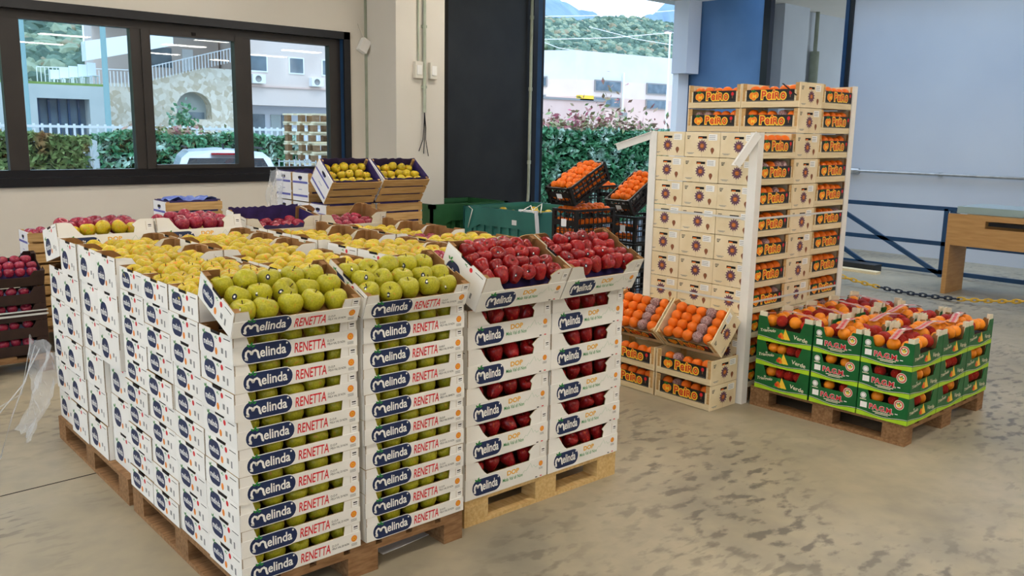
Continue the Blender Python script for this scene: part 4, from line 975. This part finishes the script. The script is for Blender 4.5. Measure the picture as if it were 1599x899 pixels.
# ------------------------------------------------------------------ right side: railing, bench, chain, plank
RXX = 10.5; t = thing('railing', 'dark blue steel railing with diagonal braces by the pale right wall', 'railing', (RXX, 1.85, 0))
def rb(a, b, n='rail', h=.055): MB().bar((0, a[0], a[1]), (0, b[0], b[1]), .04, h, 'blue_steel').build(n, t)
for z in (.9, .44, .068): rb((2.6, z), (0, z)); rb((0, z), (-5, z))
for y in (2.6, 0, -2.5, -5): rb((y, 0), (y, .9), 'post', .05)
rb((1.62, .86), (0.02, .04), 'brace'); rb((2.55, .86), (1.0, .04), 'brace'); rb((-.05, .86), (-2.4, .04), 'brace')
t = thing('work_table', 'light wooden table with slotted apron and glass top beside the railing', 'table', (9.25, 1.3, 0))
MB().prism([(.03, .575), (-2.2, .575), (-2.2, .945), (.03, .945)], (0, 0, 0), (0, 1, 0), (0, 0, 1), (-1, 0, 0), .04, 'beech').build('apron', t)
o = MB()
t.children[0].data.clear_geometry()
ap = MB()
for (a, b, c, d) in ((-.38, .03, .58, .945), (-2.2, -1.15, .58, .945), (-1.15, -.38, .58, .8), (-1.15, -.38, .885, .945)): ap.box(0, .04, a, b, c, d, 'beech')
nm = ap.mesh('apron'); t.children[0].data = nm
MB().box(.0, .5, -.02, .03, 0, .58, 'beech').build('leg_panel', t); MB().box(.0, .5, -2.2, -2.15, 0, .58, 'beech').build('leg_panel', t)
MB().box(.42, .46, -2.15, -.02, .58, .945, 'beech').build('back_apron', t)
MB().box(.06, .75, -2.2, -.04, .95, 1.03, 'glass_top').build('top', t)
MB().box(.04, .3, -1.15, -.4, .83, .87, 'frame_black').build('shelf_slot', t)
t = thing('plank', 'white plank lying on the floor below the railing braces', 'plank', (10.0, 2.75, 0)); MB().box(-.06, .08, -.3, 1.0, 0, .035, 'pale_wood').build('board', t); MB().box(.1, .3, -.2, 1.0, 0, .1, 'dark_metal').build('dark_bar', t)
t = thing('barrier_chain', 'yellow and black plastic barrier chain strung low by the table', 'chain', (8.8, 1.41, 0))
pts = []
for i in range(64):
    a = i/63; y = 2.2-4.4*a; pts.append(Vector((0, y-.49, .024+.1*(y-.49)**2*(1 if y > .49 else .75))))
ym = MB(); bm_ = MB(); ym2 = MB()
for i in range(63):
    p, q = pts[i], pts[i+1]; mid = (p+q)/2; d = (q-p).normalized(); side = Vector((0, 0, 1)) if i % 2 else Vector((1, 0, 0)); L = (q-p).length*.75
    loop = [mid+d*L*math.cos(k*PI/4)+side*.02*math.sin(k*PI/4) for k in range(9)]
    (bm_ if 18 <= i < 31 else ym if i < 18 else ym2).tube(loop, .008, 'chain_black' if 18 <= i < 31 else 'chain_yellow', 5, False)
ym.build('yellow_links', t); ym2.build('yellow_links', t); bm_.build('black_links', t)

# ------------------------------------------------------------------ outdoors
S('ground', MB().box(-60, 160, WY+.35, 40, -.25, -.15, 'asphalt'))
def hedge(name, label, x0, x1, y0, y1, z0, z1, n, key, size, top=None, ntop=0, seed=1):
    rnd = random.Random(seed); mb = MB()
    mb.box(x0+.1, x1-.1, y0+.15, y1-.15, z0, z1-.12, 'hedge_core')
    for i in range(n+ntop):
        tp = i >= n
        if tp:
            c = rnd.choice(CLUMPS); x = c[0]+rnd.gauss(0, c[2]); z = z1+abs(rnd.gauss(0, c[1])); y = rnd.uniform(y0, y1)
        else:
            x = rnd.uniform(x0, x1); f = rnd.random()
            if f < .62: y = y0+abs(rnd.gauss(0, .07)); z = rnd.uniform(z0, z1)
            elif f < .9: y = rnd.uniform(y0, y1); z = z1-abs(rnd.gauss(0, .06))+.05*math.sin(3*x)
            else: y = y1-abs(rnd.gauss(0, .07)); z = rnd.uniform(z0, z1)
        s = size*rnd.uniform(.6, 1.3)
        a = Vector((rnd.gauss(0, 1), rnd.gauss(-.5, 1), rnd.gauss(.2, .8))).normalized(); b = a.cross(Vector((rnd.gauss(0, 1), rnd.gauss(0, 1), rnd.gauss(0, 1)))).normalized()
        n3 = a.cross(b); p = Vector((x, y, z))
        k = (top if tp else key)
        mb.add([p-a*s, p+b*s*.42-n3*s*.1, p+a*s, p-b*s*.42-n3*s*.1], [(0, 1, 2, 3)], k, True)
    o = mb.build(name); tag(o, label, 'hedge'); return o
CLUMPS = [(11.6, .15, .35), (12.3, .2, .4), (13.4, .4, .3), (14.2, .2, .5), (12.9, .15, .3)]
hedge('hedge', 'tall dense green hedge with pink tips outside the loading door', 8.5, 18, 10.0, 11.0, -.2, 1.85, 15000, 'hedge_leaf', .085, 'photinia', 700, 3)
CLUMPS = [(5.6, .1, .5), (5.2, .1, .3)]
hedge('hedge', 'trimmed green hedge behind the car, seen through the window', 3.95, 8.2, 14.9, 15.5, -.2, 1.62, 7000, 'hedge_leaf', .085, 'photinia', 160, 4)
hedge('hedge', 'looser brownish hedge seen through the left window pane', -1, 3.75, 14.8, 15.4, -.2, 1.58, 7000, 'hedge_autumn', .09, 'hedge_autumn', 0, 5)
t = thing('fence', 'white vertical-bar metal fence behind the hedge outside the window', 'fence', (6, 16, 0))
for z in (.25, 1.72): MB().box(-10, 6, -.02, .02, z, z+.05, 'white_paint').build('rail', t)
b = MB()
for i in range(110): b.box(-9.9+i*.145, -9.86+i*.145, -.015, .015, -.2, 1.8, 'white_paint')
b.build('bars', t)
# car
t = thing('car', 'white car with dark rear window parked outside the middle pane', 'car', Matrix.Translation((4.62, 10.6, -.15)) @ Matrix.Rotation(-.3, 4, 'Z') @ Matrix.Scale(.96, 4))
P = [(-.95, .35), (-.98, .8), (-.9, 1.05), (-.72, 1.5), (-.6, 1.6), (0, 1.64), (.6, 1.6), (.72, 1.5), (.9, 1.05), (.98, .8), (.95, .35)]
secs = [(0, 1, 0, .0), (.12, 1, .1, 0), (.75, .98, .02, 0), (2.3, .95, .0, 0), (3.1, .9, -.5, 0), (4.1, .85, -.62, 0)]
vs = []; fs = []; N = len(P)
for (y, sx_, dz, _) in secs:
    for (x, z) in P:
        zz = z if z < 1.04 else max(1.0, z+(dz if dz < 0 else -dz*.0)); yy = y+(.42*(z-1.05)/.55 if (z > 1.05 and y < .2) else 0)
        vs.append((x*sx_, yy, zz))
for i in range(len(secs)-1):
    for q in range(N-1): fs.append((i*N+q, i*N+q+1, (i+1)*N+q+1, (i+1)*N+q))
fs += [tuple(range(N)), tuple(range((len(secs)-1)*N, len(secs)*N))]
MB().add(vs, fs, 'car_paint').build('body', t)
MB().add([(-.74, .1, 1.2), (.74, .1, 1.2), (.6, .31, 1.5), (-.6, .31, 1.5)], [(0, 1, 2, 3)], 'car_glass').build('rear_window', t)
MB().cbox((0, .36, 1.57), (.5, .1, .03), 'tail_red').build('brake_light', t)
MB().bar((0, .75, 1.62), (0, .95, 1.72), .03, .02, 'rubber').build('antenna', t)
for s in (-1, 1):
    MB().cbox((s*.8, .02, .95), (.22, .06, .2), 'tail_red').build('tail_light', t); MB().tube([(s*.62, .4, 1.66), (s*.6, 2.1, 1.66)], .02, 'rubber', 5).build('roof_rail', t)
    for y in (.75, 3.3): MB().tube([(s*.75, y, .32), (s*.95, y, .32)], .32, 'rubber', 16).build('wheel', t)
# stacks of pallets and a mesh box outside
for k in range(12):
    t = thing('pallet', 'grey wooden pallet outside, %s of the stack by the fence' % (ORD[k] if k < 11 else 'top'), 'pallet', TR(7.35, 12.4, -.15+k*.185, .06*(k % 3-1)+.1), 'pallets stacked outside')
    for i in range(5): MB().box(-.6, .6, -.5+i*.22, -.5+i*.22+.12, .15, .18, 'pale_ply').build('deck_board', t)
    for i in range(3):
        for q in range(3): MB().box(-.6+i*.53, -.6+i*.53+.1, -.5+q*.43, -.4+q*.43, .03, .15, 'pallet_wood').build('block', t)
        MB().box(-.6, .6, -.5+i*.43, -.36+i*.43, 0, .03, 'pale_ply').build('bottom_board', t)
t = thing('mesh_box', 'white wire mesh box container outside the right pane', 'container', Matrix.Translation((5.36, 9.3, -.15)) @ Matrix.Scale(.88, 4)); b = MB()
for s in (0, .6):
    for i in range(7): b.box(-.3+i*.1-.008, -.3+i*.1+.008, s, s+.01, 0, 1.65, 'white_paint')
    for i in range(8): b.box(-.3, .3, s, s+.01, i*.23, i*.23+.016, 'white_paint')
b.build('wire_panels', t)
t = thing('lamp_post', 'tall teal pole outside the left window pane', 'pole', tuple(at(170, 200, 18).xy)+(-.15,)); MB().tube([(0, 0, 0), (0, 0, 9)], [.07, .05], 'pole_teal').build('pole', t)
t = thing('lamp_post', 'slim pale pole at the left of the left pane', 'pole', tuple(at(46, 200, 20).xy)+(-.15,)); MB().tube([(0, 0, 0), (0, 0, 9)], .05, 'pole_teal').build('pole', t)
# terrace house, stone wall with arch, tan office
t = thing('retaining_wall', 'pale stone retaining wall with an arched opening across the street', 'wall', (0, 28, 0))
arch = [(10.36, 2.0), (10.36, 2.45)]+[(10.36+(1-math.cos(a))*.62, 2.45+.55*math.sin(a)) for a in [i*PI/12 for i in range(1, 12)]]+[(11.6, 2.45), (11.6, 2.0)]
out = [(7.9, -.2), (10.36, -.2)]+arch+[(11.6, -.2), (13.0, -.2), (13.0, 3.85), (11.4, 3.85), (9.0, 3.2), (7.9, 3.15)]
MB().prism(out, (0, 0, 0), (1, 0, 0), (0, 0, 1), (0, -1, 0), .5, 'stone').build('wall', t)
MB().box(10.3, 11.65, -.02, .4, -.2, 2.05, 'stone').build('sill_wall', t); MB().box(10.2, 11.8, .5, .6, 1, 3.2, 'concrete').build('arch_back', t); MB().box(10.5, 11.5, .42, .5, 2.05, 2.3, 'facade_glass').build('arch_window', t)
t = thing('tree', 'small pale green shrub climbing beside the stone arch', 'shrub', (10.25, 27.2, 0)); rnd = random.Random(2); b = MB()
for i in range(420):
    a = Vector((rnd.gauss(0, 1), rnd.gauss(0, 1), rnd.gauss(0, 1))).normalized()*.09; p = Vector((rnd.gauss(0, .2), rnd.gauss(0, .15), 1.7+rnd.gauss(0, .36))); c = a.cross(Vector((.3, .8, .5))).normalized()*.06
    b.add([p-a, p+c, p+a, p-c], [(0, 1, 2, 3)], 'hedge_leaf')
b.build('foliage', t); MB().tube([(0, 0, -.2), (0, 0, 1.6)], .04, 'stem').build('trunk', t)
t = thing('garage', 'grey concrete garage with a dark wide doorway across the street', 'building', (0, 26, 0))
g = MB()
for (a, b_, c, d) in ((4.2, 5.5, -.2, 2.95), (6.95, 7.5, -.2, 2.95), (5.5, 6.95, 2.55, 2.95)): g.box(a, b_, 0, 1.9, c, d, 'concrete')
g.build('walls', t); MB().box(5.5, 6.95, .5, .6, -.2, 2.56, 'facade_glass').build('doorway', t)
for i in range(5): MB().box(5.6+i*.28, 5.66+i*.28, .42, .5, -.2, 2.56, 'blue_steel').build('door_bar', t)
MB().box(4.2, 7.5, 0, 1.9, 2.95, 3.02, 'grass').build('grass_strip', t)
t = thing('terrace', 'white roof terrace edge jutting over the stacked white chairs', 'building', (0, 26, 0))
MB().add([(6.94, -.0, 3.7), (9.6, 0, 4.35), (9.6, 0, 4.85), (6.94, 0, 4.28), (6.96, .5, 3.7), (9.62, .5, 4.35), (9.62, .5, 4.85), (6.96, .5, 4.28)], [(0, 1, 2, 3), (4, 7, 6, 5), (0, 4, 5, 1), (3, 2, 6, 7), (0, 3, 7, 4), (1, 5, 6, 2)], 'white_paint').build('parapet', t)
MB().box(8.3, 12.8, 4, 5, 3.2, 6.0, 'plaster_tan').build('house_wall', t); MB().box(10.2, 11.0, 3.95, 4, 3.9, 4.6, 'facade_glass').build('window', t); MB().box(11.4, 11.8, 3.95, 4, 3.6, 4.6, 'white_paint').build('door', t); MB().box(8.3, 12.8, .6, 4, 5.2, 5.4, 'white_paint').build('roof_slab', t)
MB().tube([(6.96, .2, 4.2), (6.96, .2, 4.75)], .025, 'white_paint').build('post', t)
for k in range(5):
    t = thing('chair', 'white plastic chairs piled on the terrace, %s of the row' % NTH[k], 'chair', (6.3+k*.27, 26.9, 3.02), 'white chairs on the terrace'); hgt = .22+.07*k
    MB().box(-.13, .13, -.2, .2, hgt*.55, hgt*.6, 'chair_white').build('seat', t); MB().box(-.13, .13, .17, .2, hgt*.6, hgt+.2, 'chair_white').build('backrest', t)
    for sx_ in (-1, 1):
        for sy_ in (-1, 1): MB().box(sx_*.11-.015, sx_*.11+.015, sy_*.18-.02, sy_*.18+.02, 0, hgt*.55, 'chair_white').build('leg', t)
t = thing('railing', 'pale thin railing along the top of the stone wall', 'railing', (0, 27.9, 0)); b = MB()
for i in range(60): x = 6.0+i*.115; z = 3.05 if x < 9 else 3.15+(x-9)*.28; b.box(x-.012, x+.012, -.01, .01, z, z+.5, 'white_paint')
b.build('bars', t); MB().bar((6, 0, 3.55), (9, 0, 3.62), .03, .03, 'white_paint').bar((9, 0, 3.62), (12.8, 0, 4.7), .03, .03, 'white_paint').build('handrail', t)
t = thing('office_building', 'tan two-storey office with square windows seen through right pane', 'building', (0, 28, 0))
MB().box(12.9, 22, -.0, 6.5, 2.62, 8, 'plaster_tan').build('upper_wall', t); MB().box(12.9, 22, .9, 6.5, -.2, 2.62, 'plaster_white').build('lower_wall', t)
for (a, b_) in ((13.0, 13.8), (14.66, 15.3), (16.05, 16.7)): f = MB().box(a, b_, -.03, 0, 3.82, 4.44, 'white_paint').build('window', t); MB().box(a+.05, b_-.05, -.04, -.03, 3.87, 4.4, 'facade_glass').build('pane', f)
for (a, k) in ((13.3, 'facade_glass'), (14.3, 'concrete'), (14.75, 'facade_glass')): MB().box(a, a+(.75 if a < 14 else .4), .85, .9, 1.2, 2.3, k).build('shop_window', t)
for a in (13.1, 15.5):
    f = MB().box(a, a+.5, -.25, 0, 3.4, 3.72, 'white_paint').build('air_conditioner', t); MB().tube([(a+.22, -.26, 3.56), (a+.22, -.25, 3.56)], .12, 'print_grey', 12).build('fan', f)
MB().box(12.8, 22, -.06, 0, 3.28, 3.34, 'plaster_pink').build('ledge', t)
# factory seen through the loading door
FC = Vector((47.4, 45, 0)); da = (Vector((at(1062, 100, 45).x, 45, 0))-FC); 
t = thing('factory', 'white and pink two-storey factory beyond the hedge', 'building', FC)
def wallbox(pts, z0, z1, k, nm):
    b = MB(); n = len(pts)
    b.add([(x, y, z0) for x, y in pts]+[(x, y, z1) for x, y in pts], [(i, (i+1) % n, n+(i+1) % n, n+i) for i in range(n)]+[tuple(range(n, 2*n)), tuple(reversed(range(n)))], k); return b.build(nm, t)
rd = Vector((1, -.12)).normalized(); ld = Vector((-.55, .83)).normalized()
c0 = Vector((0, 0)); c1 = rd*24; c3 = ld*16; c2 = c1+c3
wallbox([c0, c1, c2, c3], 5.9, 8.05, 'plaster_white', 'upper_wall'); wallbox([c0, c1, c2, c3], 4.6, 5.9, 'plaster_tan', 'middle_wall'); wallbox([c0, c1, c2, c3], -.2, 4.6, 'plaster_pink', 'lower_wall')
def fwin(dv, s0, s1, z0, z1):
    nv = Vector((dv.y, -dv.x)) if dv is rd else Vector((-dv.y, dv.x)); nv = nv if nv.y < 0 else -nv
    a, b = dv*s0+nv*.06, dv*s1+nv*.06; f = MB().bar((a.x, a.y, (z0+z1)/2), (b.x, b.y, (z0+z1)/2), .1, z1-z0, 'print_grey').build('window', t)
    a, b = a+dv*.1+nv*.06, b-dv*.1+nv*.06; MB().bar((a.x, a.y, (z0+z1)/2), (b.x, b.y, (z0+z1)/2), .03, z1-z0-.2, 'facade_glass').build('pane', f)
for (a, b) in ((1.9, 4.6), (7.4, 9.7), (12, 14.5)): fwin(rd, a, b, 5.05, 5.95); fwin(rd, a, b, 3.85, 4.65)
fwin(ld, 2.2, 5.2, 5.3, 6.1); fwin(ld, 2.3, 4.0, 4.2, 4.7)
v = rd*4.75+Vector((rd.y, -rd.x))*.15; MB().box(v.x-.06, v.x+.06, v.y-.1, v.y, 3.4, 6.6, 'white_paint').build('downpipe', t); MB().box(v.x-.3, v.x+.2, v.y-.4, v.y, 3.1, 3.5, 'print_grey').build('air_conditioner', t)
MB().box(-12, -.4, -3.6, -3.3, -.2, 4.1, 'plaster_pink').box(-12, -.4, -3.7, -3.2, 4.1, 4.25, 'print_grey').build('ramp_wall', t)
MB().box(-3.2, -1.8, -3.7, -3.3, 4.15, 4.5, 'yellow_ink').build('yellow_barrier', t)
lp = at(1038, 230, 30); t = thing('street_lamp', 'pale street lamp with a lit head behind the hedge', 'lamp', (lp.x, 30, -.15)); zt_ = at(1034, 45, 30).z
MB().tube([(0, 0, 0), (0, 0, zt_+.1)], [.07, .05], 'white_paint').build('pole', t); MB().cbox((-.2, 0, zt_+.05), (.5, .25, .1), 'print_grey').build('head', t)
MB().cbox((-.22, -.02, zt_-.03), (.36, .2, .06), 'lamp_head').build('bulb', t)
for i, (a, b) in enumerate((((830, 62), (1060, 50)), ((830, 26), (1060, 16)), ((838, 62), (905, 80)), ((920, 42), (1060, 72)))):
    p, q = at(*a, 38+i), at(*b, 38+i); t = thing('overhead_cable', 'thin overhead cable crossing the view above the factory, %s' % ['upper middle', 'topmost', 'short left', 'sloping right'][i], 'cable', p, 'overhead cables')
    MB().tube([(0, 0, 0), tuple((q-p)*.5+Vector((0, 0, -.15))), tuple(q-p)], .03, 'white_paint', 5).build('wire', t)
def hill(name, prof, Y0, Y1, key, rough_, nx=160, ny=24, seed=1, z0=-2):
    """ridge line prof=[(x, z)] at Y1, rising from Y0"""
    from mathutils import noise
    vs = []; xs0, xs1 = prof[0][0], prof[-1][0]
    for jx in range(nx+1):
        x = xs0+(xs1-xs0)*jx/nx
        for (a, za), (b, zb) in zip(prof, prof[1:]):
            if a <= x <= b: h = za+(zb-za)*(x-a)/(b-a); break
        for q in range(ny+1):
            f = q/ny; y = Y0+(Y1-Y0)*f
            n1 = noise.noise(Vector((x*.35/rough_, y*.35/rough_, seed)))+.6*noise.noise(Vector((x*.9/rough_, y*.9/rough_, seed+5)))
            vs.append((x+.2*n1*rough_, y, z0+(h-z0)*f**.8+n1*rough_*(.9 if 0 < f else 0)))
    fs = [(a*(ny+1)+q, (a+1)*(ny+1)+q, (a+1)*(ny+1)+q+1, a*(ny+1)+q+1) for a in range(nx) for q in range(ny)]
    return S(name, MB().add(vs, fs, key, False))
def forest(name, label, prof, Y0, Y1, n, r0, r1, seed, z0=-2):
    """crowns standing on the slope made by hill()"""
    from mathutils import noise
    rnd = random.Random(seed); b = bmesh.new(); bmesh.ops.create_icosphere(b, subdivisions=2, radius=1); b.verts.index_update()
    SV = [v.co.copy() for v in b.verts]; SF = [tuple(v.index for v in f.verts) for f in b.faces]; b.free(); mb = MB()
    for i in range(n):
        x = rnd.uniform(prof[0][0], prof[-1][0]); f = rnd.random()**.8; y = Y0+(Y1-Y0)*f
        for (a, za), (c, zc) in zip(prof, prof[1:]):
            if a <= x <= c: h = za+(zc-za)*(x-a)/(c-a); break
        r = rnd.uniform(r0, r1); p = Vector((x, y, z0+(h-z0)*f**.8+r*.4)); o = Vector((rnd.random()*50, 0, 0))
        mb.add([p+v*r*(1+.45*noise.noise(v*2.2+o)+.25*noise.noise(v*5+o)) for v in SV], SF, rnd.choice(('tree_dark', 'tree_dark', 'tree_mid', 'tree_mid', 'tree_pale', 'tree_rust' if rnd.random() < .5 else 'tree_pale')), False)
    o = mb.build(name); tag(o, label, 'trees'); o['kind'] = 'stuff'
dm('tree_dark', '475c50', '5a7262', 3, .95); dm('tree_mid', '5f7664', '768c78', 3, .95); dm('tree_pale', '86947a', '9aa68c', 3, .95); dm('tree_rust', '8c8468', '9c917a', 3, .95)  # grey-blue mixed into the crowns to stand for distance haze
P = lambda u, v, Y: (at(u, v, Y).x, at(u, v, Y).z)
HP = [(60, 14), P(800, 32, 120), P(840, 36, 120), P(900, 40, 120), P(960, 34, 120), P(1040, 44, 120), P(1100, 46, 120), (240, 22)]
hill('hills', HP, 66, 120, 'forest', 1.0, 160, 30, 2)
forest('forest', 'wooded hillside of green and autumn trees beyond the factory', [(100, HP[1][1])]+HP[1:7], 70, 119, 6500, .5, 1.15, 3)
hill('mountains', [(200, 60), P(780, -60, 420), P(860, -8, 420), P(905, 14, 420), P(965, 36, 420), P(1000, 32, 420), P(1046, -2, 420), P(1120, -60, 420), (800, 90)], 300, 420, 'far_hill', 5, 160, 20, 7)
HS = [(-60, 20), P(20, -30, 60), P(130, -25, 60), P(230, -10, 60), P(330, 20, 60), (40, 10)]
hill('hillside', HS, 36, 60, 'forest', .8, 120, 30, 4)
forest('forest', 'leafy hillside of pale green trees seen through the left window pane', [(1, HS[1][1])]+HS[1:5], 37, 60, 5000, .3, .75, 6)
